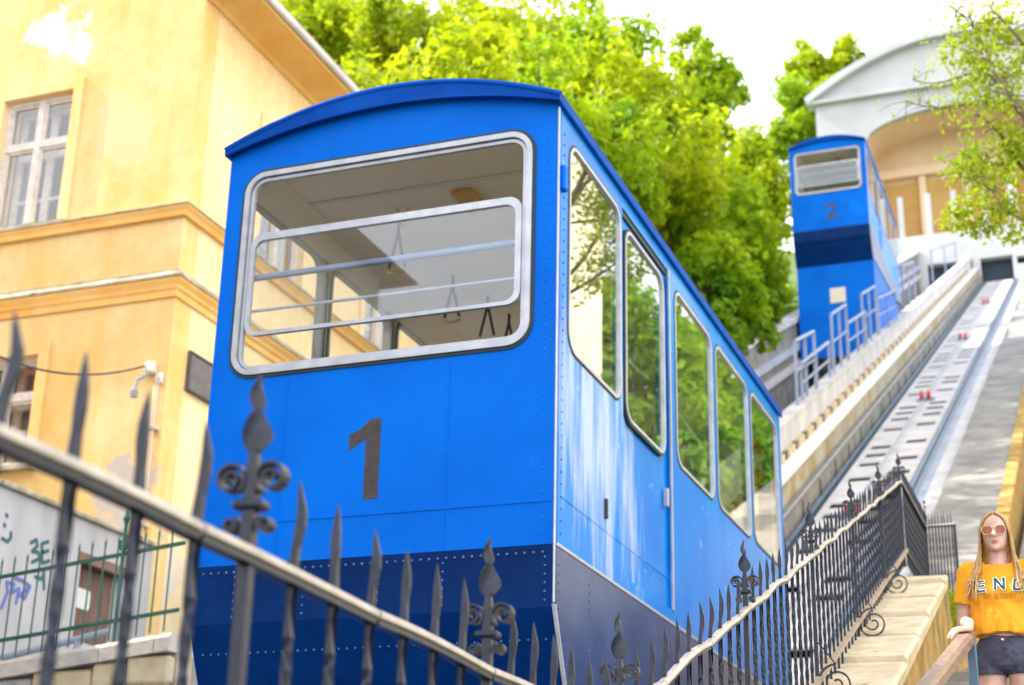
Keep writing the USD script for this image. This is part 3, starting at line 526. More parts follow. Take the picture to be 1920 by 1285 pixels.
# ------------------------------------------------------------------ grey railings beside car 2
def railing(p0, p1, drop, label, n=3):
    t = Thing("grey_railing", (p0[0], p0[1], p0[2] - drop), label, "railing", None)
    for k in range(n):
        q = p0 + (p1 - p0) * k / (n - 1); t.part("post", box(q[0] - 0.03, q[0] + 0.03, q[1] - 0.03, q[1] + 0.03, q[2] - drop, q[2] + 0.0), M["railing"])
    t.part("top_rail", tube([p0, p1], 0.04, 8), M["railing"], smooth=40)
    d = A(0, 0, -drop * 0.45); t.part("mid_rail", tube([p0 + d, p1 + d], 0.025, 6), M["railing"])
def rp(a, b, x=-5.82): return onX(*a, x), onX(*b, x)
for (a, b, dr, lb) in (((1490, 640), (1525, 622), 1.5, "grey three-post railing at the foot of car number 2, lowest on the left"),
    ((1502, 682), (1553, 642), 1.0, "low grey railing in front of the base of car number 2, nearest to the camera"),
    ((1558, 590), (1585, 572), 1.6, "tall narrow grey railing before the middle of car number 2's base"),
    ((1588, 607), (1622, 585), 1.1, "grey railing with three posts right of the tall narrow one"),
    ((1615, 552), (1640, 537), 1.6, "grey railing at the right edge of car number 2's blue base"),
    ((1645, 560), (1677, 546), 1.2, "grey railing just right of car number 2"),
    ((1690, 500), (1712, 492), 1.6, "pale railing post group below the station's columns"),
    ((1745, 470), (1790, 455), 1.4, "farthest grey railing at the top of the divider wall")):
    p0, p1 = rp(a, b); railing(p0, p1, dr, lb)

# ------------------------------------------------------------------ yellow building
YB, XB = 17.0, -11.51
B = Thing("yellow_building", (XB, YB, 3.0), "old yellow plastered house with mouldings and peeling white patches left of car number 1", "house")
W1 = (-14.86, -13.62, 9.52, 11.68); W2 = (-14.8, -13.62, 5.9, 7.5)
fw = Polygon([(-30, 0.5), (XB, 0.5), (XB, 13.4), (-20.75, 19.45), (-30, 13.4)])
for w in (W1, W2): fw = fw.difference(sbox(w[0], w[2], w[1], w[3]))
rw_w = [(18.95, 20.35, 9.5, 11.68), (22.6, 24.0, 9.5, 11.68), (26.3, 27.7, 9.5, 11.68)]
rw = sbox(YB + 0.401, 0.5, 40, 12.9)
for w in rw_w: rw = rw.difference(sbox(w[0], w[2], w[1], w[3]))
B.part("front_wall", ext(fw, 0.4, (0, YB + 0.4, 0), *FRONT), M["yellow"])
B.part("right_wall", ext(rw, 0.4, (XB - 0.4, 0, 0), *RIGHT), M["peach"])
B.part("rear_wall", box(-30, XB - 0.41, 39.6, 40, 0.5, 12.9), M["yellow"])
def mould(z, profile, m, name):
    """A moulding that runs round the corner; profile = (distance out, height)."""
    a = [A(-30, YB - d, z + h) for d, h in profile]; b = [A(XB + d, YB - d, z + h) for d, h in profile]; c = [A(XB + d, 40, z + h) for d, h in profile]
    B.part(name, loft([p[::-1] for p in (a, b, c)]), M[m])
mould(9.30, [(0.003, 0), (0.06, 0), (0.09, 0.06), (0.13, 0.1), (0.13, 0.13), (0.003, 0.13)], "band", "upper_moulding")
mould(9.432, [(0.003, 0), (0.15, 0), (0.15, 0.02), (0.003, 0.06)], "ledge", "upper_ledge")
mould(8.36, [(0.003, 0), (0.13, 0), (0.13, 0.03), (0.003, 0.16)], "ledge", "lower_ledge")
mould(8.10, [(0.003, 0), (0.03, 0), (0.03, 0.09), (0.06, 0.12), (0.06, 0.16), (0.11, 0.22), (0.11, 0.257), (0.003, 0.257)], "band", "lower_moulding")
for nm, z, profile, mm in (("eaves_soffit", 12.80, [(0.003, 0), (0.05, 0), (0.08, 0.06), (0.2, 0.09), (0.66, 0.11), (0.66, 0.15), (0.003, 0.15)], "band"), ("gutter", 12.955, [(0.5, 0), (0.72, 0), (0.74, 0.03), (0.74, 0.12), (0.5, 0.12)], "zinc")):
    B.part(nm, loft([[A(XB + d, yy_, z + h) for d, h in profile] for yy_ in (YB - 0.06, 40)]), M[mm])
for xa, za, xb, zb in ((XB + 0.62, 13.08, -20.75, 19.5), (-30.6, 13.08, -20.75, 19.5)):
    B.part("roof_slope", loft([[A(xa, yy_, za), A(xb, yy_, zb), A(xb, yy_, zb + 0.16), A(xa, yy_, za + 0.16)] for yy_ in (YB - 0.12, 40.3)]), M["roof_tile"])
B.part("attic_floor", box(-30, XB - 0.42, YB + 0.42, 39.5, 12.6, 12.7), M["room"])
def window(w, axis, back, detail=True, blind=None):
    """Double casement window: surround, outer frame, two leaves with top lights, panes, inner frame, dim room."""
    a0, a1, z0, z1 = w
    ax = FRONT if axis == "f" else RIGHT
    o = (lambda d: A(0, YB + d, 0)) if axis == "f" else (lambda d: A(XB - d, 0, 0))
    mx = (a0 + a1) / 2; tz = z0 + (z1 - z0) * 0.64
    f = B.part("window", ext(ring(sbox(a0, z0, a1, z1), sbox(a0 + 0.07, z0 + 0.07, a1 - 0.07, z1 - 0.07)).union(sbox(mx - 0.05, z0, mx + 0.05, z1)).union(sbox(a0, tz - 0.05, a1, tz + 0.05)), 0.1, o(0.18), *ax), M["win_frame"])
    for xa, xb in ((a0 + 0.07, mx - 0.05), (mx + 0.05, a1 - 0.07)):
        for za, zb in ((z0 + 0.07, tz - 0.05), (tz + 0.05, z1 - 0.07)):
            fr = ring(sbox(xa, za, xb, zb), sbox(xa + 0.04, za + 0.04, xb - 0.04, zb - 0.04))
            B.part("sash", ext(fr, 0.05, o(0.16), *ax), M["win_frame"], f)
            B.part("pane", ext(sbox(xa + 0.035, za + 0.035, xb - 0.035, zb - 0.035), 0.005, o(0.14), *ax), M["pane"], f)
    inn = ring(sbox(a0 + 0.02, z0 + 0.02, a1 - 0.02, z1 - 0.02), sbox(a0 + 0.12, z0 + 0.1, a1 - 0.12, z1 - 0.1)).union(sbox(mx - 0.06, z0, mx + 0.06, z1)).union(sbox(a0 + 0.05, tz - 0.06, a1 - 0.05, tz + 0.06)).union(sbox(a0 + 0.05, z0 + 0.62, a1 - 0.05, z0 + 0.66))
    B.part("inner_frame", ext(inn, 0.05, o(0.46), *ax), M["win_frame"], f)
    B.part("curtain", ext(sbox(a0 - 0.1, z0 - 0.1, a0 + 0.2 if not blind else a1 + 0.1, z1 + 0.1), 0.02, o(0.62), *ax), M["curtain"], f)
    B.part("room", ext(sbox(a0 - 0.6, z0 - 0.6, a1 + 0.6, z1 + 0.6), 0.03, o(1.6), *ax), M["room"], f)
    B.part("surround", ext(ring(sbox(a0 - 0.17, z0 - 0.02, a1 + 0.17, z1 + 0.17), sbox(a0, z0 - 0.03, a1, z1)), 0.035, o(-0.002), *ax), M["yellow"] if axis == "f" else M["peach"], f)
    sill = sbox(a0 - 0.2, z0 - 0.075, a1 + 0.2, z0 - 0.022)
    B.part("sill", ext(sill, 0.16, o(0.02), *ax), M["ledge"], f)
window(W1, "f", None); window(W2, "f", None, blind=True)
for w in rw_w: window(w, "r", None)
t = Thing("wall_plaque", (XB, 17.7, 6.9), "dark square stone plaque on the side wall of the yellow house", "plaque")
t.part("slab", ext(sbox(17.42, 6.9, 18.1, 7.47), 0.04, (XB + 0.003, 0, 0), *RIGHT), M["plaque"])
t.part("rim", ext(ring(sbox(17.42, 6.9, 18.1, 7.47), sbox(17.45, 6.93, 18.07, 7.44)), 0.012, (XB + 0.0435, 0, 0), *RIGHT), M["charcoal"])
t = Thing("junction_box", (-11.7, YB, 6.9), "white electrical box with a lamp arm at the corner of the yellow house", "junction box")
t.part("housing", box(-11.82, -11.67, YB - 0.12, YB - 0.003, 7.0, 7.16, 0.02), M["win_frame"])
t.part("housing", box(-11.64, -11.55, YB - 0.1, YB - 0.003, 6.84, 7.0, 0.02), M["win_frame"])
t.part("arm", tube([A(-11.75, YB - 0.1, 6.98), A(-11.8, YB - 0.25, 6.85), A(-11.8, YB - 0.28, 6.72)], 0.025, 8), M["grey_post"])
t.part("lamp_head", tube([A(-11.8, YB - 0.28, 6.72), A(-11.8, YB - 0.29, 6.68), A(-11.8, YB - 0.29, 6.6)], [0.03, 0.06, 0.05], 10), M["grey_post"])
t = Thing("drainpipe", (-11.66, YB, 4.0), "slim pale pipe running down the corner of the yellow house", "pipe")
t.part("pipe", tube([A(-11.62, YB - 0.07, 6.8), A(-11.62, YB - 0.07, 3.2)], 0.035, 10), M["peach_pipe"], smooth=40)
for z in (6.2, 4.9): t.part("bracket", box(-11.69, -11.55, YB - 0.12, YB - 0.003, z, z + 0.04), M["zinc"])
pL = onY(-60, 640, 14.2); pR = A(-11.8, YB - 0.1, 7.1); s_ = np.linspace(0, 1, 14)
single("overhead_cable", tube([pL + (pR - pL) * k - A(0, 0, 0.25) * 4 * k * (1 - k) for k in s_], 0.014, 6), M["charcoal"], "black cable sagging across to the white electrical box on the yellow house", "cable")

# ------------------------------------------------------------------ lower left: graffiti wall, door, green fence, stone wall
XG = -11.44
G = Thing("graffiti_wall", (XG, 15, 2.9), "stained grey rendered wall with teal and blue graffiti below the yellow house", "wall")
gw = sbox(9.0, 0.5, YB - 0.01, 4.62).difference(sbox(15.52, 3.2, 16.42, 4.22))
G.part("wall_body", ext(gw, 0.3, (XG - 0.3, 0, 0), *RIGHT), M["graffiti_wall"])
G.part("coping", box(XG - 0.36, XG + 0.06, 9.0, YB - 0.02, 4.625, 4.69, 0.015), M["ledge"])
dp = G.part("door", ext(sbox(15.55, 3.2, 16.39, 4.12), 0.05, (XG - 0.2, 0, 0), *RIGHT), M["door_brown"])
for k in range(4): G.part("door_board", ext(sbox(15.57 + k * 0.205, 3.22, 15.765 + k * 0.205, 4.1), 0.015, (XG - 0.149, 0, 0), *RIGHT), M["door_brown"], dp)
G.part("lintel", ext(sbox(15.46, 4.125, 16.5, 4.24), 0.2, (XG - 0.19, 0, 0), *RIGHT), M["door_brown"])
G.part("door_notice", ext(rrect(15.62, 15.95, 3.62, 3.86, 0.05), 0.004, (XG - 0.128, 0, 0), *RIGHT), M["white"])
def ink(pts, m, w=0.022):
    p = [(a[0], a[1]) for a in pts]; G.part("graffiti_stroke", ext(LineString(p).buffer(w), 0.003, (XG + 0.002, 0, 0), *RIGHT), M[m])
def gp(px, py): q = onX(px, py, XG); return q[1], q[2]
for stroke, m in (([(58, 1018), (68, 1012), (70, 1024), (60, 1034), (72, 1036), (74, 1048), (60, 1054)], "ink_teal"), ([(90, 1016), (78, 1020), (79, 1056), (92, 1052)], "ink_teal"), ([(79, 1036), (90, 1033)], "ink_teal"),
    ([(12, 966), (13, 968)], "ink_teal"), ([(8, 984), (9, 986)], "ink_teal"), ([(4, 1010), (14, 1016), (20, 1008), (20, 1000)], "ink_teal"),
    ([(2, 1140), (14, 1110), (12, 1092), (26, 1096), (20, 1112), (36, 1104), (30, 1130)], "ink_blue"), ([(28, 1084), (44, 1090), (56, 1100), (46, 1122), (38, 1116), (50, 1104)], "ink_blue"), ([(66, 1082), (78, 1086), (82, 1072), (82, 1104)], "ink_teal"), ([(104, 1094), (114, 1090)], "ink_teal"), ([(104, 1110), (115, 1106)], "ink_teal")):
    ink([gp(*q) for q in stroke], m)
YG = 13.0
fz = lambda x: np.interp(x, [-12.6, -10.0], [3.98, 4.24])
gf = Thing("green_fence", (-11.2, YG, 3.0), "thin green iron fence on the stone wall before the graffiti wall", "fence")
sc_ = YG / 15.5
def fl(x): return (4.235 + 0.101 * (x / sc_ + 10.0)) * sc_
gf.part("top_rail", box(-13.2, -9.0, YG - 0.02, YG + 0.02, 0, 0.035), M["green_iron"]) if False else None
for nm, dz in (("top_rail", 0.0), ("bottom_rail", -0.78 * sc_)):
    gf.part(nm, loft([[A(x, YG - 0.014, fl(x) + dz), A(x, YG + 0.014, fl(x) + dz), A(x, YG + 0.014, fl(x) + dz + 0.035), A(x, YG - 0.014, fl(x) + dz + 0.035)] for x in (-11.35, -8.4)]), M["green_iron"])
for x in np.arange(-11.3, -8.4, 0.182 * sc_):
    gf.part("bar", cat(tube([A(x, YG, fl(x) - 0.98 * sc_), A(x, YG, fl(x) + 0.12)], 0.009, 6), tube([A(x, YG, fl(x) + 0.12), A(x, YG, fl(x) + 0.17), A(x, YG, fl(x) + 0.22)], [0.009, 0.012, 0.001], 6)), M["green_iron"])
xo = -10.85 * sc_
gf.part("ornament", cat(tube([A(xo, YG, fl(xo) - 0.9), A(xo, YG, fl(xo) + 0.45)], 0.02, 6), *[tube([A(xo + s * 0.02 + s * 0.07 * math.sin(a) * a / 5, YG, fl(xo) + 0.1 + 0.07 * a / 5 * math.cos(a)) for a in np.linspace(0.5, 5.6, 16)], 0.011, 5) for s in (-1, 1)], tube([A(xo, YG, fl(xo) + 0.3), A(xo, YG, fl(xo) + 0.38), A(xo, YG, fl(xo) + 0.5)], [0.012, 0.04, 0.001], 6)), M["green_iron"])
pr_ = Thing("pipe_rail", (-10, 13.5, 2.0), "grey tubular rail on a post behind the green fence", "handrail")
q0, q1 = onY(-30, 1242, 13.5), onY(205, 1184, 13.5)
pr_.part("pipe", tube([q0, q1], 0.035, 10), M["conc_blue"], smooth=40)
for k in (0.15, 0.75): q = q0 + (q1 - q0) * k; pr_.part("post", tube([q, q - A(0, 0, 0.75)], 0.03, 8), M["conc_blue"])
sw = Thing("stone_wall", (-11, 15.2, 1.0), "rough stone wall with pale coping stones under the green fence", "wall")
cz = lambda x: fl(x) - 1.08 * sc_
x = -11.6; k = 0
while x < -8.32:
    L = random.uniform(0.5, 0.75); x1 = min(x + L, -8.3)
    sw.part("coping_stone", loft([[A(xx, YG - 0.26, cz(xx) - 0.17), A(xx, YG + 0.2, cz(xx) - 0.17), A(xx, YG + 0.2, cz(xx)), A(xx, YG - 0.22, cz(xx)), A(xx, YG - 0.26, cz(xx) - 0.04)] for xx in (x, x1 - 0.012)]), M["stone_cap"] if k % 3 else M["stone"]); x = x1; k += 1
sw.part("wall_core", loft([[A(xx, YG - 0.1, -1.6), A(xx, YG + 0.15, -1.6), A(xx, YG + 0.15, cz(xx) - 0.175), A(xx, YG - 0.1, cz(xx) - 0.175)] for xx in (-11.6, -8.3)]), M["stone_warm"])
z = 0; row = 0
for row in range(9):
    x = -11.6 + random.uniform(-0.2, 0)
    while x < -8.4:
        L = random.uniform(0.35, 0.7); x1 = min(x + L, -8.3); h = 0.26; xm = (x + x1) / 2; zt_ = cz(xm) - 0.185 - row * 0.275
        sw.part("stone", box(x + 0.012, x1 - 0.012, YG - 0.2 - random.uniform(0, 0.03), YG - 0.102, zt_ - h, zt_, 0.025), M[random.choice(("stone", "stone_warm", "stone_warm"))]); x = x1
single("terrace", loft([[A(xx, YG + 0.151, -1.6), A(xx, YB - 0.01, -1.6), A(xx, YB - 0.01, cz(xx) - 0.05), A(xx, YG + 0.151, cz(xx) - 0.05)] for xx in (-11.43, -8.32)]), M["paving"], kind="structure")

# ------------------------------------------------------------------ iron fence along the stairs
FA = 0.0424; FD = A(-math.sin(FA), math.cos(FA), 0); FN = A(math.cos(FA), math.sin(FA), 0)        # along the fence, and across it (towards the stairs)
LAT = -1.2; TK = 4.42; FS = 0.34
def fp(t, lat=LAT, z=0.0): return FD * t + FN * lat + A(0, 0, z)
def rz(t): return 0.57 + FS * max(0.0, t - TK)                 # height of the handrail
def bz(t): return rz(t) - 0.80                                  # foot of the fence
def picket(o, d, n, rzv, bzv, seed, topz):
    """A twisted square bar that ends in a flat, slightly bent spear tip."""
    r = random.Random(seed); a = 0.0072; secs = []; b0 = bzv; H = topz - rzv
    zs = [(b0, 0)] + [(rzv - 0.62 + k * 0.031, k * 0.55) for k in range(17)] + [(rzv - 0.1, 0)]
    for z, tw in zs:
        c, s = math.cos(tw) * a, math.sin(tw) * a
        secs.append([o + d * (c * i - s * j) + n * (s * i + c * j) + A(0, 0, z) for i, j in ((1, 1), (-1, 1), (-1, -1), (1, -1))])
    bx, by = r.uniform(-0.008, 0.008), r.uniform(-0.002, 0.010); topz = topz + r.uniform(-0.006, 0.006); H = topz - rzv
    for f, w, th, bend in ((0.1, 0.0072, 0.0072, 0), (0.32, 0.0058, 0.0066, 0.35), (0.52, 0.0088, 0.0045, 0.9), (0.68, 0.0080, 0.004, 1.0), (0.86, 0.0042, 0.003, 0.5), (1.0, 0.0006, 0.0006, 0.15)):
        q = o + n * (by * bend) + d * (bx * bend) + A(0, 0, rzv + H * f)
        secs.append([q + n * (w * i) + d * (th * j) for i, j in ((1, 1), (-1, 1), (-1, -1), (1, -1))])
    return loft(secs)
def spiral(c, e1, e2, r0, r1, turns, a0, wid, th, axis, n=26):
    """A rolled iron strip: spiral in the plane (e1, e2), as wide as wid along axis."""
    secs = []
    for k in range(n):
        u = k / (n - 1); a = a0 + turns * 2 * np.pi * u; r = r0 + (r1 - r0) * u; q = c + e1 * (r * math.cos(a)) + e2 * (r * math.sin(a)); rad = e1 * math.cos(a) + e2 * math.sin(a)
        secs.append([q + rad * (th * i) + axis * (wid * j) for i, j in ((1, 1), (-1, 1), (-1, -1), (1, -1))])
    return loft(secs)
def finial(T, o, d, n, rzv, bzv):
    a = 0.0105
    p = T.part("finial_post", loft([[o + d * (w * i) + n * (w * j) + A(0, 0, z) for i, j in ((1, 1), (-1, 1), (-1, -1), (1, -1))] for z, w in ((bzv - 0.02, a), (rzv + 0.14, a), (rzv + 0.175, 0.006))]), M["iron"])
    T.part("collar", box(-0.027, 0.027, -0.02, 0.02, -0.008, 0.008, 0.005).apply_transform(np.vstack([np.c_[np.stack([n, d, EZ], 1), o + A(0, 0, rzv + 0.082)], [0, 0, 0, 1]])), M["iron"], p)
    for s in (-1, 1):
        e = n * s
        T.part("scroll", spiral(o + e * 0.037 + A(0, 0, rzv + 0.126), -e, EZ, 0.029, 0.007, 1.75, math.radians(-50), 0.014, 0.0026, d), M["iron"], p)
        T.part("small_scroll", spiral(o + e * 0.030 + A(0, 0, rzv + 0.05), -e, -EZ, 0.014, 0.004, 1.5, math.radians(-60), 0.013, 0.0024, d, 16), M["iron"], p)
    def leaf(z0, z1, w, tw0, tw1):
        secs = []
        for k in range(10):
            u = k / 9; ww = w * (math.sin(np.pi * u ** 0.75) ** 0.9) + 0.0035; tw = tw0 + (tw1 - tw0) * u; e = n * math.cos(tw) + d * math.sin(tw); q = np.cross(EZ, e); z = rzv + z0 + (z1 - z0) * u
            secs.append([o + e * ww * i + q * 0.004 * j + A(0, 0, z) + q * 0.006 * math.sin(np.pi * u) for i, j in ((1, 0.3), (0, 1), (-1, 0.3), (-1, -0.3), (0, -1), (1, -0.3))])
        return loft(secs)
    T.part("leaf", leaf(0.165, 0.25, 0.023, -0.5, 1.1), M["iron"], p, smooth=50)
    T.part("leaf", leaf(0.243, 0.305, 0.013, 0.6, 1.8), M["iron"], p, smooth=50)
def brace(T, o, n, d, bzv):
    pts = [o + n * 0.01 + A(0, 0, bzv + 0.32), o + n * 0.05 + A(0, 0, bzv + 0.27), o + n * 0.10 + A(0, 0, bzv + 0.2)]
    T.part("scroll_brace", cat(spiral(o + n * 0.10 + A(0, 0, bzv + 0.095), n, EZ, 0.105, 0.016, 2.1, math.radians(88), 0.009, 0.005, d, 44), loft([[q + n * i * 0.005 + d * j * 0.009 for i, j in ((1, 1), (-1, 1), (-1, -1), (1, -1))] for q in pts])), M["iron"])
HP = [(-0.017, -0.005), (-0.017, 0.004), (-0.011, 0.010), (0.0, 0.013), (0.011, 0.010), (0.017, 0.004), (0.017, -0.005), (0.008, -0.008), (-0.008, -0.008)]
def hrail(T, pts, n):
    T.part("handrail", prof(pts, n, EZ, HP), M["rail"], smooth=50)
    T.part("rail_strap", prof([np.asarray(q) + A(0, 0, -0.0135) for q in pts], n, EZ, [(-0.012, -0.005), (-0.012, 0.005), (0.012, 0.005), (0.012, -0.005)]), M["iron"])
F1 = Thing("iron_fence", fp(2.5, z=-0.23), "level wrought iron fence with spear tips and scroll finials across the foreground", "fence")
F2 = Thing("iron_fence", fp(9, z=bz(9)), "wrought iron fence climbing beside the coping towards the landing", "fence")
F3 = Thing("iron_fence", A(-1.85, 16, 3.4), "short level wrought iron fence turning round the landing behind the climbing one", "fence")
fins = [0.10, 1.07, 2.235, 3.40, 4.57]; k = 0
for a, b in zip(fins[1:-1], fins[2:]):
    for j in range(1, 7 if a < 4 else 7):
        t_ = a + (b - a) * j / 7; F1.part("picket", picket(fp(t_), FD, FN, rz(t_) - 0.001, bz(t_), k, 0.74 + (0.02 if t_ > 4.3 else 0)), M["iron"]); k += 1
for t_ in fins[1:]: finial(F1, fp(t_), FD, FN, rz(t_), bz(t_))
def rail_seg(T, t0, t1, L, wob):
    t_ = t0; i = 0
    while t_ < t1 - 0.05:
        e = min(t_ + L * random.uniform(0.85, 1.15), t1); pts = []
        for u in np.linspace(0.008, 0.992, 7):
            tt = t_ + (e - t_) * u; pts.append(fp(tt, LAT + 0.004, rz(tt) + wob * math.sin(np.pi * u) + wob * 0.4 * math.sin(tt * 7)))
        hrail(T, pts, FN); t_ = e; i += 1
rail_seg(F1, 0.9, 4.5, 0.62, 0.004)
F1.part("bottom_rail", prof([fp(0.9, z=-0.1), fp(4.45, z=-0.1), fp(4.6, z=-0.06)], FN, EZ, [(-0.015, -0.006), (-0.015, 0.006), (0.015, 0.006), (0.015, -0.006)]), M["iron"])
cf_ = [4.57 + 2.1 * i for i in range(6)]
for a, b in zip(cf_[:-1], cf_[1:]):
    for j in range(1, 11):
        t_ = a + (b - a) * j / 11; F2.part("picket", picket(fp(t_), FD, FN, rz(t_) - 0.001, bz(t_), k, rz(t_) + 0.172), M["iron"]); k += 1
for i, t_ in enumerate(cf_[1:]):
    finial(F2, fp(t_), FD, FN, rz(t_), bz(t_))
    if i < 4: brace(F2, fp(t_), FN, FD, bz(t_))
rail_seg(F2, 4.5, 15.22, 0.66, 0.012)
F2.part("bottom_rail", prof([fp(t_, LAT + 0.012, rz(t_) - 0.675) for t_ in np.linspace(4.6, 15.2, 24)], FN, EZ, [(-0.017, -0.014), (-0.017, 0.014), (0.017, 0.014), (0.017, -0.014)]), M["rail_dark"])
c0 = fp(15.26); zr = rz(15.2); zb_ = zr - 0.8
def lvl(q, d, n, s): F3.part("picket", picket(q, d, n, zr - 0.001, zb_, s, zr + 0.172), M["iron"])
for i in range(1, 20): lvl(A(c0[0], c0[1] + 0.09 * i, 0), EY, EX, 900 + i)
ce = A(c0[0], c0[1] + 1.85, 0)
for i in range(1, 9): lvl(ce + A(0.033 * i, 0, 0), EX, -EY, 930 + i)
finial(F3, ce, EX, -EY, zr, zb_)
F3.part("end_post", box(ce[0] + 0.28, ce[0] + 0.31, ce[1] - 0.02, ce[1] + 0.02, zb_ - 0.1, zr + 0.02, 0.004), M["iron"])
hrail(F3, [A(c0[0], c0[1] + a, zr) for a in (0.0, 0.6, 1.2, 1.83)], EX)
hrail(F3, [A(ce[0] + a, ce[1], zr + 0.02) for a in (0.02, 0.15, 0.30)], EY)
F3.part("bottom_rail", prof([A(c0[0], c0[1] + a, zr - 0.675) for a in (0, 1.85)], EX, EZ, [(-0.015, -0.01), (-0.015, 0.01), (0.015, 0.01), (0.015, -0.01)]), M["iron"])
brace(F3, ce + A(0.29, 0, 0), EX, EY, zb_)

# coping and wall under the fence
cz_ = lambda t_: bz(t_) + 0.012
rl = lambda t_: -0.86 + 0.013 * (t_ - 9)
cw = Thing("fence_wall", fp(8, -1.05, -1.6), "mossy yellow wall with sandstone coping slabs that carries the iron fence", "wall")
t_ = 0.7; i = 0
while t_ < 14.0:
    L = 0.92 if t_ > 4.3 else 0.8; e = min(t_ + L, 14.05)
    if t_ < 4.42 < e: e = 4.42
    up = 0.012 * (i % 2)
    cw.part("coping_slab", loft([[fp(q, -1.34, cz_(q) - 0.11), fp(q, rl(q) + 0.02, cz_(q) - 0.11), fp(q, rl(q) + 0.03, cz_(q) - 0.025 + up + dz), fp(q, rl(q) + 0.01, cz_(q) + up + dz), fp(q, -1.34, cz_(q) + up + dz)][::-1] for q, dz in ((t_ + 0.006, 0.012), (e - 0.008, -0.012))]), M["coping"]); t_ = e; i += 1
for a, b in ((0.7, 4.42), (4.42, 14.05)):
    cw.part("wall_body", loft([[fp(q, -1.31, -1.7), fp(q, rl(q) - 0.005, -1.7), fp(q, rl(q) - 0.005, cz_(q) - 0.113), fp(q, -1.31, cz_(q) - 0.113)][::-1] for q in (a, b)]), M["mossy"])
pa, pb, pc_, pd = fp(14.06, -1.31), fp(14.06, rl(14.06)), onY(1801, 1172, 16.9), A(-2.05, 17.35, 0)
tops = [cz_(14.06), cz_(14.06), pc_[2], cz_(15.2)]
pl_ = [A(pa[0] - 0.05, pa[1], 0), A(pb[0], pb[1], 0), A(pc_[0], pc_[1], 0), pd]
lb_ = MB(); lb_.add([A(q[0], q[1], -1.7) for q in pl_] + [A(q[0], q[1], z) for q, z in zip(pl_, tops)], [[0, 1, 5, 4], [1, 2, 6, 5], [2, 3, 7, 6], [3, 0, 4, 7], [4, 5, 6, 7]])
cw.part("landing_block", lb_.get(), M["mossy"])
rw_ = Thing("stair_wall", (-1.6, 30, 7), "tall yellow mossy retaining wall behind the woman, right of the concrete slope", "wall")
rw_.part("wall_body", loft([[A(-1.716, y, zt(y) - 6), A(-1.42, y, zt(y) - 6), A(-1.56, y, zt(y) + 0.06), A(-1.716, y, zt(y) + 0.06)] for y in (17.4, 84)]), M["mossy"])
rw_.part("wall_edge", loft([[A(-1.716, y, zt(y) + 0.064), A(-1.5, y, zt(y) + 0.064), A(-1.5, y, zt(y) + 0.13), A(-1.716, y, zt(y) + 0.13)] for y in (17.4, 84)]), M["mossy"])

# ------------------------------------------------------------------ stairs, handrail
SY, SZ = 8.72, 0.58
stt = Thing("stone_stairs", (0, 2, -1.6), "flight of stone steps that the woman is walking down", "stairs", None, "structure")
for k in range(-13, 10):
    y0, z0 = SY - 0.30 + 0.47 * k, SZ + 0.16 * k
    stt.part("step", box(-0.86 - 0.0424 * y0 if y0 < 13.6 else -1.35, 1.55, y0, y0 + 0.49, z0 - 0.5, z0, 0.012), M["paving"])
stt.part("base", loft([[A(-0.86, y, -1.7), A(1.5, y, -1.7), A(1.5, y, z), A(-0.86, y, z)][::-1] for y, z in ((2.4, -1.69), (13.2, 1.9))]), M["paving"])
stt.part("upper_flight", loft([[A(-1.41, y, zt(y) - 7), A(1.5, y, zt(y) - 7), A(1.5, y, z), A(-1.41, y, z)][::-1] for y, z in ((13.25, 0.4), (60, 20.5))]), M["paving"])
hr = Thing("wooden_handrail", (-0.8, 8.4, 0.4), "brown wooden handrail on a dark blue post under the woman's right hand", "handrail")
h1, h0 = onY(1814, 1192, 8.47), onY(1741, 1285, 7.0)
hd = (h1 - h0) / np.linalg.norm(h1 - h0); hq = h0 - hd * 3.2
up_ = A(0, -hd[2], hd[1]); up_ /= np.linalg.norm(up_); sd_ = np.cross(hd, up_)
HPR = [(-0.042, -0.03), (-0.042, 0.012), (-0.026, 0.03), (0.026, 0.03), (0.042, 0.012), (0.042, -0.03)]
hr.part("rail", prof([hq, h0, h1], sd_, up_, HPR), M["wood"])
for q, zf in ((h1 - hd * 0.06, 0.42), (h0 - hd * 0.6, -0.4)):
    hr.part("post", box(q[0] + 0.0, q[0] + 0.045, q[1] - 0.025, q[1] + 0.025, zf, q[2] - 0.03, 0.004), M["steel"])

# ------------------------------------------------------------------ the woman on the stairs
def blob(chain):
    """One continuous solid from chains of (point, radius): every bone is the hull of its two end spheres."""
    parts = []
    for c in chain:
        for (p, r), (q, s) in zip(c[:-1], c[1:]):
            a = manifold3d.Manifold.sphere(1.0, 20); mk = lambda P, R: a.scale(tuple(np.broadcast_to(R, 3))).translate(tuple(P))
            parts.append(manifold3d.Manifold.batch_hull([mk(p, r), mk(q, s)]))
    return manifold3d.Manifold.batch_boolean(parts, manifold3d.OpType.Add)
def finish(man, edge=0.012, it=10, lam=0.5):
    m = man.refine_to_length(edge).to_mesh(); tm = trimesh.Trimesh(m.vert_properties[:, :3], m.tri_verts, process=True)
    trimesh.smoothing.filter_taubin(tm, lamb=lam, nu=lam + 0.03, iterations=it); return tm
PX, PY, PZ = -0.59, SY + 0.08, SZ
def P(x, y, z): return A(PX + x, PY - y, PZ + z)       # x to the picture's right, y towards the camera, z above her feet
hand = (h1 - hd * 0.10) + up_ * 0.045                   # palm centre, just over the rail
hl = hand - A(PX, PY, PZ); hl[1] = -hl[1]
L_ = lambda v: P(v[0], v[1], v[2])
sh_r, el_r, wr_r = A(-0.155, -0.01, 1.345), A(-0.205, -0.045, 1.085), hl + A(0.02, -0.085, 0.05)
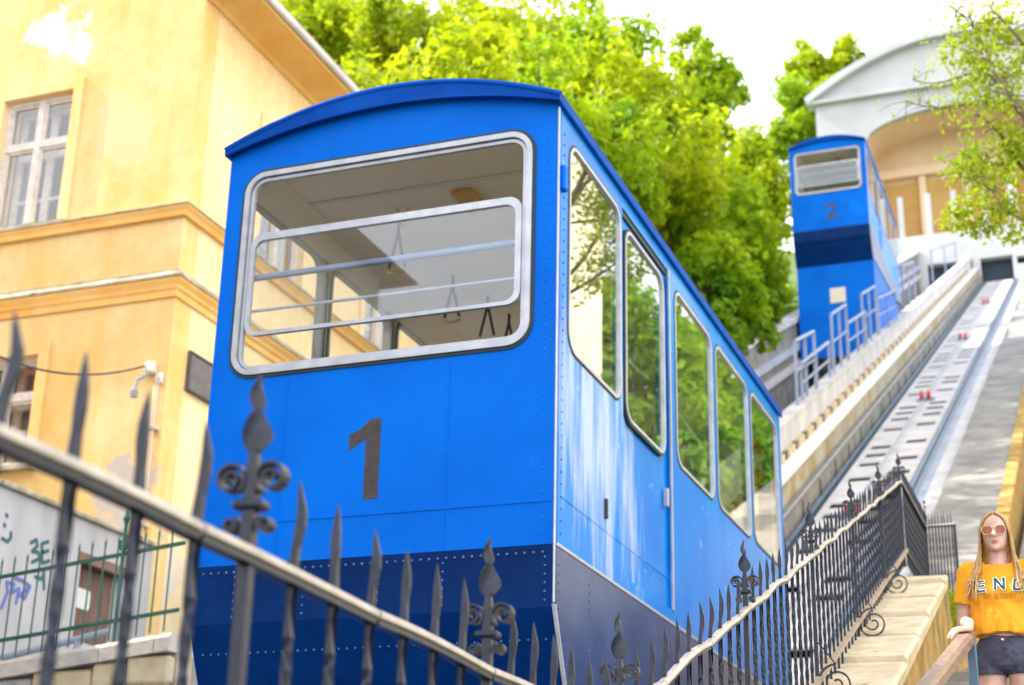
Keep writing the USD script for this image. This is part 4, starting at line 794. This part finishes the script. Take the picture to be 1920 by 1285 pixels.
body = [
    [(P(0, 0.01, 1.565), (0.073, 0.088, 0.09)), (P(0, 0.03, 1.50), (0.055, 0.065, 0.06))],                       # skull, jaw
    [(P(0, 0.05, 1.485), (0.040, 0.040, 0.035)), (P(0, 0.075, 1.458), (0.024, 0.018, 0.016))],                     # chin
    [(P(0, -0.02, 1.49), 0.050), (P(0, -0.015, 1.36), 0.054)],                                                   # neck
    [(P(-0.12, -0.015, 1.33), 0.055), (P(0.12, -0.015, 1.33), 0.055)], [(P(0, -0.01, 1.33), (0.12, 0.07, 0.05)), (P(0, 0, 1.18), (0.135, 0.095, 0.08))],
    [(P(0, 0, 1.18), (0.135, 0.09, 0.08)), (P(0, 0, 1.02), (0.112, 0.082, 0.08))], [(P(0, 0, 1.02), (0.112, 0.082, 0.08)), (P(0, 0, 0.88), (0.155, 0.105, 0.09))],
    [(P(-0.085, 0, 0.84), 0.088), (P(-0.095, 0.0, 0.48), 0.056), (P(-0.10, -0.02, 0.30), 0.05), (P(-0.10, -0.03, 0.09), 0.036), (P(-0.10, -0.02, 0.045), 0.038), (P(-0.11, 0.13, 0.035), 0.03)],
    [(P(0.085, 0, 0.84), 0.088), (P(0.09, 0.05, 0.48), 0.056), (P(0.09, 0.0, 0.30), 0.05), (P(0.09, -0.02, 0.09), 0.036), (P(0.09, -0.01, 0.045), 0.038), (P(0.10, 0.14, 0.035), 0.03)],
    [(L_(sh_r), 0.052), (L_(el_r), 0.036), (L_(wr_r), 0.024)],
    [(P(0.155, -0.01, 1.345), 0.052), (P(0.20, -0.03, 1.09), 0.036), (P(0.21, 0.04, 0.87), 0.025)],
]
# right hand lying over the rail: palm, four fingers curling over the far side, thumb on the near side
hx, hy_, hz = sd_ * (1 if sd_[0] > 0 else -1), hd, up_
wr = L_(wr_r); kn = hand + A(0, 0, 0.004)
fd_ = -hx * 0.8 - hy_ * 0.45; fd_ /= np.linalg.norm(fd_); cr_ = np.cross(hz, fd_)
pc = [[(wr, 0.024), (hand + fd_ * -0.02, (0.026, 0.026, 0.015))]]
for i, (off, ln) in enumerate(((0.031, 0.066), (0.011, 0.074), (-0.010, 0.070), (-0.030, 0.055))):
    k0 = kn + cr_ * off + fd_ * 0.022; pc.append([(hand - fd_ * 0.025 + cr_ * off * 0.55, 0.0135), (k0, 0.0105), (k0 + fd_ * ln * 0.42 - hz * 0.004, 0.0088), (k0 + fd_ * ln * 0.75 - hz * 0.02, 0.0082), (k0 + fd_ * ln * 0.9 - hz * 0.038, 0.0072)])
tb = hand - fd_ * 0.035 - cr_ * 0.02
pc.append([(tb, 0.014), (tb - cr_ * 0.03 + fd_ * 0.01 - hz * 0.006, 0.0115), (tb - cr_ * 0.047 + fd_ * 0.03 - hz * 0.012, 0.0088)])
# left hand hanging
lw = P(0.21, 0.04, 0.87); dn = A(0.01, -0.05, -1); dn /= np.linalg.norm(dn)
pc.append([(lw, 0.025), (lw + dn * 0.075, (0.017, 0.036, 0.03))])
for i in range(4):
    k0 = lw + dn * 0.095 + A(0, -0.03 + 0.02 * i, 0); pc.append([(lw + dn * 0.05 + A(0, -0.02 + 0.0135 * i, 0), 0.012), (k0, 0.0105), (k0 + dn * 0.04 + A(-0.006, 0, 0), 0.009), (k0 + dn * (0.066 if i in (1, 2) else 0.055) + A(-0.018, 0, 0), 0.0075)])
pc.append([(lw + dn * 0.02 + A(0, -0.02, 0), 0.013), (lw + dn * 0.055 + A(-0.01, -0.042, 0), 0.011), (lw + dn * 0.085 + A(-0.012, -0.048, 0), 0.0085)])
# nose, brow, ears
face = [[(P(0, 0.088, 1.565), 0.0075), (P(0, 0.107, 1.522), 0.0115)], [(P(-0.012, 0.092, 1.518), 0.008), (P(0.012, 0.092, 1.518), 0.008)],
        [(P(-0.074, 0, 1.55), (0.008, 0.016, 0.026)), (P(-0.072, 0, 1.535), (0.007, 0.012, 0.018))], [(P(0.074, 0, 1.55), (0.008, 0.016, 0.026)), (P(0.072, 0, 1.535), (0.007, 0.012, 0.018))],
        [(P(-0.035, 0.068, 1.535), (0.022, 0.016, 0.02)), (P(-0.028, 0.066, 1.50), (0.018, 0.014, 0.016))], [(P(0.035, 0.068, 1.535), (0.022, 0.016, 0.02)), (P(0.028, 0.066, 1.50), (0.018, 0.014, 0.016))]]
W = Thing("person", (PX, PY, PZ), "woman in sunglasses, yellow printed T-shirt and denim shorts holding the wooden handrail", "person")
bm = finish(blob(body + face + pc), 0.0085, 6)
bp = W.part("body", bm, M["skin"], smooth=True)
W.part("lips", cat(finish(blob([[(P(-0.02, 0.084, 1.487), 0.0035), (P(-0.006, 0.0945, 1.4905), 0.005), (P(0.006, 0.0945, 1.4905), 0.005), (P(0.02, 0.084, 1.487), 0.0035)], [(P(-0.016, 0.086, 1.483), 0.003), (P(0, 0.0945, 1.4785), 0.006), (P(0.016, 0.086, 1.483), 0.003)]]), 0.004, 3)), M["lips"], smooth=True)
# T-shirt
sle = L_(sh_r + (el_r - sh_r) * 0.60); sle2 = P(0.182, -0.02, 1.19)
sh = blob([[(P(-0.125, -0.015, 1.335), 0.066), (P(0.125, -0.015, 1.335), 0.066)], [(P(0, -0.015, 1.325), (0.135, 0.088, 0.062)), (P(0, 0.012, 1.20), (0.158, 0.108, 0.08))], [(P(0, 0.012, 1.20), (0.158, 0.108, 0.08)), (P(0.0, 0.005, 0.91), (0.176, 0.116, 0.04))],
           [(P(-0.07, 0.045, 1.20), 0.08), (P(0.07, 0.045, 1.20), 0.08)],
           ])
for a_, b_ in ((L_(sh_r), sle), (P(0.155, -0.01, 1.345), sle2)):
    d_ = (b_ - a_) / np.linalg.norm(b_ - a_); arm = blob([[(a_, 0.064), (b_ + d_ * 0.06, 0.068)]])
    sh = sh + arm.trim_by_plane(tuple(-d_), float(-d_ @ (b_ + d_ * 0.012)))
cut = manifold3d.Manifold.cylinder(0.2, 0.072, 0.082, 32).translate(tuple(P(0, 0.012, 1.375)))
hemcut = manifold3d.Manifold.cube((1, 1, 0.3), True).translate(tuple(P(0, 0, 0.845)))
ad = L_(el_r) - L_(sh_r); ad /= np.linalg.norm(ad)
sh = sh - cut - hemcut
sh = sh.split_by_plane(tuple(-ad), float(-ad @ (sle + ad * 0.03)))[0] if False else sh
def planecut(man, p, n):                                   # keep the side that n points away from
    return man.trim_by_plane(tuple(-n), float(-n @ p))
sv = lambda pts: None
body_shirt = sh
tm = finish(body_shirt, 0.010, 3)
v = np.array(tm.vertices); nrm = np.array(tm.vertex_normals)
fold = meshkit.fbm(np.c_[v[:, 0] * 16, v[:, 1] * 16, v[:, 2] * 7], 3, 5) - 0.5
low = np.clip((PZ + 1.28 - v[:, 2]) / 0.2, 0.25, 1)
v += nrm * (fold * 0.042 * low)[:, None]; tm.vertices = v
W.part("t_shirt", tm, M["shirt"], smooth=True)
front = v[nrm[:, 1] < -0.3]; kd = cKDTree(front[:, [0, 2]])
def onchest(m, off):
    q = np.array(m.vertices); dist, idx = kd.query(q[:, [0, 2]], k=6); y = front[idx][:, :, 1].min(1)
    q[:, 1] = y - off - (m.vertices[:, 1] < 0) * 0.003; return trimesh.Trimesh(q, m.faces, process=False)
def letter(ch, hgt, xc_, zc_, rot, m, off, bold, nm):
    lt = meshkit.text_mesh(ch, hgt, 0.003, bold)
    lt = trimesh.Trimesh(*trimesh.remesh.subdivide_to_size(lt.vertices, lt.faces, 0.02), process=False); q = np.array(lt.vertices); ctr = (lt.bounds[0] + lt.bounds[1]) / 2
    a = q[:, 0] - ctr[0]; b = q[:, 1] - hgt / 2; c, s = math.cos(rot), math.sin(rot)
    o = P(xc_, 0, zc_); lt.vertices = np.c_[o[0] + c * a - s * b, -np.sign(q[:, 2] - 0.001), o[2] + s * a + c * b]
    W.part(nm, onchest(lt, off), m)
for ch, x_, z_, r_ in (("E", -0.092, 1.243, 0.10), ("N", 0.006, 1.252, 0.0), ("D", 0.104, 1.243, -0.10)):
    for k, (a, b) in enumerate(((0.0045, 0), (-0.0045, 0), (0, 0.0045), (0, -0.0045), (0.0035, 0.0035), (-0.0035, -0.0035), (0.0035, -0.0035), (-0.0035, 0.0035))):
        letter(ch, 0.066, x_ + a, z_ + b, r_, M["print_white"], 0.004 + 0.0003 * k, True, "letter_edge")
    letter(ch, 0.066, x_, z_, r_, M["print_teal"], 0.0085, True, "letter")
letter("OF STORY", 0.026, 0.006, 1.186, 0, M["print_brown"], 0.005, False, "small_lettering")
# shorts
so = blob([[(P(0, 0, 0.97), (0.133, 0.10, 0.03)), (P(0, 0, 0.90), (0.172, 0.120, 0.07))], [(P(0, 0, 0.90), (0.172, 0.12, 0.07)), (P(0, 0, 0.84), (0.175, 0.115, 0.05))], [(P(-0.088, 0, 0.84), 0.100), (P(-0.095, 0.0, 0.79), (0.094, 0.094, 0.05))], [(P(0.088, 0, 0.84), 0.100), (P(0.093, 0.01, 0.79), (0.094, 0.094, 0.05))]])
so = so - manifold3d.Manifold.cube((1, 1, 0.3), True).translate(tuple(P(0, 0, 0.638)))
ts = finish(so, 0.012, 3); v = np.array(ts.vertices); v += np.array(ts.vertex_normals) * ((meshkit.fbm(v * 14, 3, 9) - 0.5) * 0.018)[:, None]; ts.vertices = v
W.part("shorts", ts, M["denim"], smooth=True)
for s in (-1, 1):
    W.part("hem_cuff", loft([[P(s * 0.092 + r * math.cos(a), r * math.sin(a), z) for a in np.linspace(0, 2 * np.pi, 25)[:-1]] for z, r in ((0.785, 0.090), (0.785, 0.098), (0.812, 0.099), (0.812, 0.092))], cap=False), M["denim"], smooth=40)
W.part("button", trimesh.creation.icosphere(1, 0.008).apply_translation(P(0.0, 0.125, 0.955)), M["brass"])
# hair: a cap of overlapping locks falling to the chest
def lock(p, r): return tube(p, r, 7)
hb = MB(); cap_pts = []
r_ = random.Random(3)
hairbase = blob([[(P(0, -0.012, 1.582), (0.082, 0.092, 0.092)), (P(0, -0.04, 1.48), (0.083, 0.07, 0.08))], [(P(0, -0.045, 1.48), (0.085, 0.055, 0.06)), (P(0, -0.055, 1.28), (0.11, 0.04, 0.05))]])
facecut = blob([[(P(0, 0.16, 1.60), (0.058, 0.115, 0.035)), (P(0, 0.16, 1.44), (0.062, 0.13, 0.06))]])
hm = finish(hairbase - facecut, 0.012, 4); hb.m(hm)
for s in (-1, 1):
    for i in range(46):
        u = i / 45; a = r_.uniform(-0.008, 0.008)
        x0 = s * (0.004 + 0.03 * u); yy0 = 0.055 - 0.06 * u; z0 = 1.655 - 0.012 * u
        xe = s * (0.098 + 0.062 * r_.random()); ye = 0.118 - 0.13 * u + a; ze = 1.12 + 0.13 * r_.random() + 0.05 * u
        p = [P(x0, yy0, z0), P(s * (0.06 + 0.012 * u), 0.062 - 0.06 * u, 1.60), P(s * (0.078 + 0.006 * u), 0.045 - 0.075 * u, 1.53), P(s * (0.082 + 0.01 * r_.random()), 0.04 - 0.07 * u, 1.44), P(s * (0.092 + 0.035 * r_.random()), 0.075 - 0.10 * u, 1.335), P(xe, ye, (1.335 + ze) / 2 - 0.02), P(xe + s * r_.uniform(-0.012, 0.012), ye - 0.005, ze)]
        pp = np.array(p); tt = np.linspace(0, 1, 7); fine = np.linspace(0, 1, 22)
        from scipy.interpolate import CubicSpline
        hb.m(tube(CubicSpline(tt, pp)(fine), np.interp(fine, [0, 0.25, 0.8, 1], [0.004, 0.0075, 0.0055, 0.0008]) * r_.uniform(0.7, 1.2), 5))
W.part("hair", hb.get(), M["hair"], smooth=True)
# sunglasses
gy = 0.101
sg = W.part("sunglasses", cat(*[ext(ring(rrect(s * 0.034 - 0.0285, s * 0.034 + 0.0285, 1.522, 1.571, 0.021), rrect(s * 0.034 - 0.0262, s * 0.034 + 0.0262, 1.5243, 1.5687, 0.020)), 0.004, P(0, gy, 0), *FRONT) for s in (-1, 1)], tube([P(-0.007, gy + 0.002, 1.558), P(0.007, gy + 0.002, 1.558)], 0.002, 6), *[tube([P(s * 0.062, gy, 1.56), P(s * 0.074, 0.03, 1.558), P(s * 0.078, -0.01, 1.555)], 0.002, 6) for s in (-1, 1)]), M["gold"])
for s in (-1, 1): W.part("lens", ext(rrect(s * 0.034 - 0.0264, s * 0.034 + 0.0264, 1.5241, 1.5689, 0.020), 0.003, P(0, gy - 0.0, 0), *FRONT), M["lens"], sg)
for s, q in ((-1, P(-0.105, 0.06, 0)), (1, P(0.095, 0.065, 0))):
    W.part("shoe", finish(blob([[(q + A(0, 0.08, 0.045), (0.042, 0.05, 0.045)), (q + A(0, -0.08, 0.035), (0.044, 0.055, 0.033))]]) - manifold3d.Manifold.cube((1, 1, 0.1), True).translate(tuple(q + A(0, 0, -0.05))), 0.012, 2), M["shoe"], smooth=True)

# ------------------------------------------------------------------ trees
def leaves(c, nrm, size, r):
    """Leaf-sized bent rhombs at the points c, facing roughly along nrm."""
    n = len(c); nn = nrm + r.normal(0, 0.75, (n, 3)); nn /= np.linalg.norm(nn, axis=1, keepdims=True)
    u = np.cross(nn, r.normal(0, 1, (n, 3))); u /= np.linalg.norm(u, axis=1, keepdims=True); w = np.cross(nn, u)
    s = size * r.uniform(0.6, 1.35, (n, 1))
    v = np.stack([c - u * s, c - w * s * 0.55 + nn * s * 0.18, c + u * s, c + w * s * 0.55 + nn * s * 0.18], 1).reshape(-1, 3)
    k = np.arange(n)[:, None] * 4; f = np.vstack([k + [0, 1, 2], k + [0, 2, 3]]); return v, f
def ball(n, r):
    d = r.normal(0, 1, (n, 3)); return d / np.linalg.norm(d, axis=1, keepdims=True)
def tree(center, R, label, m, n=9000, size=0.13, lobes=16, seed=1, foot=None, rz_=1.0, bark="bark", shrub=False):
    r = np.random.default_rng(seed); c = A(*center)
    fz_ = float(hillz(np.array(c[0]), np.array(c[1]))) - 0.3 if foot is None else foot
    t = Thing("shrub" if shrub else "broadleaf_tree", (c[0], c[1], fz_), label, "shrub" if shrub else "tree")
    lc = []
    for i in range(lobes):
        d = ball(1, r)[0]; q = c + d * A(R, R, R * rz_) * r.uniform(0.3, 0.95); lc.append((q, R * r.uniform(0.2, 0.42)))
    b = MB(); top = c - A(0, 0, R * rz_ * 0.3)
    tr = 0.045 * R + 0.06
    b.m(tube([A(c[0], c[1], fz_), A(c[0] + 0.1, c[1], (fz_ + top[2]) / 2), top, c + A(0, 0, R * rz_ * 0.35)], [tr * 1.3, tr, tr * 0.75, tr * 0.3], 8))
    limb = MB()
    for q, _ in lc: limb.m(tube([top - A(0, 0, 0.2 * R), top * 0.4 + q * 0.6 - A(0, 0, 0.1 * R), q], [tr * 0.45, tr * 0.25, tr * 0.08], 5))
    tp = t.part("trunk", b.get(), M[bark], smooth=True); t.part("limbs", limb.get(), M[bark], tp)
    vs, fs, k = [], [], 0; cl = MB()
    w = np.array([l[1] ** 2 for l in lc]); w /= w.sum()
    for (q, rr), wi in zip(lc, w):
        ni = int(n * wi); sub = 9
        sc = q + ball(sub, r) * rr * r.uniform(0.4, 0.95, (sub, 1)); sr = rr * r.uniform(0.3, 0.8, sub)
        for cc, s2 in zip(sc, sr):
            d = ball(max(ni // sub, 1), r); pts = cc + d * s2 * np.cbrt(r.uniform(0.25, 1, (len(d), 1))); o_ = d + A(0, 0, 0.5); cl.add(*leaves(pts, o_, size, r))
    t.part("crown", cl.get(), M[m])
    return t
def at(px, py, y): return onY(px, py, y)
trees = [
    ((600, 110, 44), 3.0, "bright yellow-green tree rising just right of the yellow house's eaves", "leaf_bright", 1.0),
    ((800, 120, 42), 3.3, "bright leafy tree above the left half of car number 1's roof", "leaf_bright", 1.0),
    ((985, 130, 46), 3.4, "sunlit tree above the right half of car number 1's roof", "leaf_bright", 1.0),
    ((1130, 190, 40), 2.4, "yellow-green tree over the roof corner of car number 1", "leaf_mid", 1.1),
    ((1310, 165, 48), 1.6, "tall separate tree top standing against the white sky gap", "leaf_mid", 1.5),
    ((1210, 400, 38), 2.4, "deep green tree behind the side windows of car number 1", "leaf_mid", 1.1),
    ((1110, 360, 34), 1.9, "mid green tree close behind the side of car number 1", "leaf_mid", 1.1),
    ((1350, 430, 50), 2.4, "bushy green tree halfway between the two cars", "leaf_mid", 1.1),
    ((1425, 380, 60), 2.4, "light green tree directly left of car number 2", "leaf_bright", 1.2),
    ((1320, 540, 36), 1.5, "low tree above the retaining wall between the cars", "leaf_mid", 1.0),
    ((1400, 520, 52), 2.0, "green tree beside the base of car number 2", "leaf_mid", 1.1),
    ((1555, 150, 96), 3.0, "bright tree top peeping over the left end of the white station", "leaf_bright", 1.1),
    ((1500, 235, 88), 2.6, "darker tree leaning against the left corner of the white station", "leaf_mid", 1.3),
    ((560, 20, 60), 3.0, "farthest hazy tree top beside the house's gutter", "leaf_mid", 1.0),
    ((900, 380, 40), 3.0, "tree hidden mostly by car number 1, seen through its windows", "leaf_mid", 1.0),
]
for i, ((px, py, d), R, lb, m, rz1) in enumerate(trees):
    tree(at(px, py, d), R, lb, m, n=int(2600 + 850 * R * R * rz1), size=0.10 + 0.0009 * d, seed=100 + i, rz_=rz1, lobes=26)
for i, (x, y, R, lb, m) in enumerate(((-12.0, 26, 2.9, "tall leafy tree nearest the retaining wall behind car number 1's roof", "leaf_bright"), (-11.6, 31.5, 3.0, "second tall tree along the retaining wall behind car number 1", "leaf_mid"), (-11.6, 36, 2.8, "third tall tree along the retaining wall, over the rear of car number 1", "leaf_bright"), (-11.9, 42, 2.4, "fourth tall tree along the retaining wall, left of the sky gap", "leaf_mid"))):
    tree((x, y, zt(y) + 8.0), R, lb, m, n=9500, size=0.14, seed=500 + i, rz_=1.25, lobes=28)
for i, (px, py, d, R, lb) in enumerate(((1300, 610, 32, 0.9, "low round shrub on the bank nearest car number 1's roof edge"), (1375, 600, 36, 1.0, "low shrub on the bank in the middle between the cars"), (1425, 590, 44, 0.6, "low shrub on the bank next to car number 2's base"))):
    tree(at(px, py, d), R, lb, "leaf_dark", n=2600, size=0.1, seed=300 + i, lobes=9, shrub=True)

for i, (x, y, R) in enumerate(((4.6, 40, 4.6), (5.4, 48, 5.0), (4.4, 57, 5.0))):
    tree((x, y, -2.6 + 0.30 * (y - 2) + 3.6), R, f"tree beyond the cream house on the right, outside the picture, number {('one', 'two', 'three')[i]} uphill", "leaf_dark", n=9000, size=0.2, seed=400 + i, foot=-2.6 + 0.30 * (y - 2), lobes=14)

# the near branches at the upper right
NB = Thing("overhanging_tree", (0.9, 20.0, 6.0), "slender young tree whose branches hang in from the upper right corner", "tree")
r = np.random.default_rng(55)
yb = 17.0
J = lambda px, py, y=yb: onY(px, py, y)
br = [([(2240, 900), (2200, 620), (2120, 420), (2010, 290), (1925, 222), (1868, 142), (1815, 95)], 0.085), ([(2120, 420), (2030, 330), (1935, 235), (1900, 190), (1852, 140), (1790, 148), (1712, 150)], 0.045), ([(2060, 360), (1990, 300), (1920, 215), (1890, 160), (1850, 130)], 0.04),
      ([(2140, 450), (2010, 400), (1930, 330), (1880, 260), (1830, 215)], 0.04), ([(2010, 290), (1960, 150), (1900, 60), (1850, 10)], 0.035), ([(2150, 480), (2020, 450), (1930, 420), (1880, 395), (1800, 400)], 0.035), ([(1925, 222), (1860, 190), (1790, 200), (1700, 190)], 0.018), ([(1868, 142), (1830, 60), (1790, 20)], 0.015), ([(1880, 395), (1850, 350), (1800, 330)], 0.015), ([(2010, 290), (1930, 300), (1870, 310), (1810, 290)], 0.02)]
tk = None; twigs = []
from scipy.interpolate import CubicSpline
for i, (pts, rad) in enumerate(br):
    q = np.array([J(*p, yb + 0.35 * math.sin(i * 2.1 + k)) for k, p in enumerate(pts)]); u = np.linspace(0, 1, len(q)); f = np.linspace(0, 1, 26); cur = CubicSpline(u, q)(f)
    if i == 0:
        cur = np.vstack([A(1.3, 18.5, 4.0)[None], cur]); rr_ = np.r_[rad * 1.5, np.linspace(rad, 0.012, 26)]
        tk = NB.part("trunk", tube(cur, rr_, 8), M["bark_pale"], smooth=True)
    else: NB.part("branch", tube(cur, np.linspace(rad, 0.006, 26), 6), M["bark_pale"], tk, smooth=True)
    twigs += [cur[k] for k in range(8, len(cur))]
tw = MB(); cl = MB(); ends = []
for q in twigs:
    for _ in range(2):
        d = ball(1, r)[0] * A(0.5, 0.35, 0.35) * r.uniform(0.3, 1.0); e = q + d; tw.m(tube([q, q + d * 0.5 + A(0, 0, 0.03), e], [0.006, 0.004, 0.002], 4)); ends.append(e)
NB.part("twigs", tw.get(), M["bark_pale"], tk)
fav = np.array([J(1850, 170), J(1890, 110), J(1800, 95), J(1880, 350), J(1830, 400), J(1900, 420), J(1820, 300), J(1900, 260), J(1790, 410), J(1910, 40), J(1840, 430), J(1880, 60)]); fr_ = [0.35, 0.35, 0.25, 0.42, 0.35, 0.35, 0.2, 0.3, 0.2, 0.35, 0.15, 0.3]
for e in ends:
    near = np.exp(-((np.linalg.norm(fav - e, axis=1) / 0.5) ** 2)).max(); n = int(2 + 13 * near)
    d = ball(n, r); cl.add(*leaves(e + d * r.uniform(0.03, 0.2, (n, 1)), d * 0.4 + A(0, 0, 0.8), 0.036, r))
for c, q in zip(fav, fr_):
    n = int(520 * q); d = ball(n, r); cl.add(*leaves(c + d * A(1.1, 0.8, 0.8) * q * np.cbrt(r.uniform(0.05, 1, (n, 1))), d * 0.4 + A(0, 0, 0.8), 0.038, r))
NB.part("crown", cl.get(), M["leaf_yellow"])

# moss and small plants on the wall's end
pl = Thing("wall_plant", onY(1790, 1150, 15.2), "small green plants rooted in the dark end of the mossy wall beside the woman's arm", "plant")
q = MB(); r = np.random.default_rng(77)
for c in (onY(1788, 1150, 15.0), onY(1793, 1165, 15.4), onY(1780, 1128, 14.7)):
    d = ball(150, r); q.add(*leaves(c + d * 0.13 * np.cbrt(r.uniform(0.1, 1, (150, 1))), d + A(0, 0, 0.6), 0.03, r))
pl.part("leaves", q.get(), M["leaf_yellow"])

# ------------------------------------------------------------------ neighbouring houses outside the picture (they shade and light the lane)
def house(x0, x1, y0, y1, z1, face, m, label, z0=-1.7):
    h = Thing("neighbouring_house", (x0, y0, z0), label, "house")
    h.part("wall", box(x0, x1, y0, y1, z0, z1), M[m])
    h.part("roof", loft([[A(x0 - 0.5, y, z1 + 0.003), A(x1 + 0.5, y, z1 + 0.003), A((x0 + x1) / 2, y, z1 + 2.6)][::-1] for y in (y0 - 0.4, y1 + 0.4)]), M["roof_tile"])
    xf = x1 if face > 0 else x0; ax = RIGHT if face > 0 else LEFT
    for z in np.arange(z0 + 3.2, z1 - 2.2, 3.4):
        for y in np.arange(y0 + 1.5, y1 - 1.6, 3.0):
            pl = sbox(y, z, y + 1.1, z + 1.8) if face > 0 else sbox(-y - 1.1, z, -y, z + 1.8)
            f = h.part("window", ext(ring(pl, pl.buffer(-0.09, join_style=2)), 0.05, (xf, 0, 0), *ax), M["win_frame"]); h.part("pane", ext(pl.buffer(-0.085, join_style=2), 0.02, (xf + 0.003 * face, 0, 0), *ax), M["dark"], f)
house(-24, -10.2, -3.5, 9.5, 9.6, 1, "far_wall", "pale house on the left side of the lane outside the picture")
house(5.5, 14, 12, 36, 24.0, -1, "right_wall", "cream house beyond the stairs to the right outside the picture")
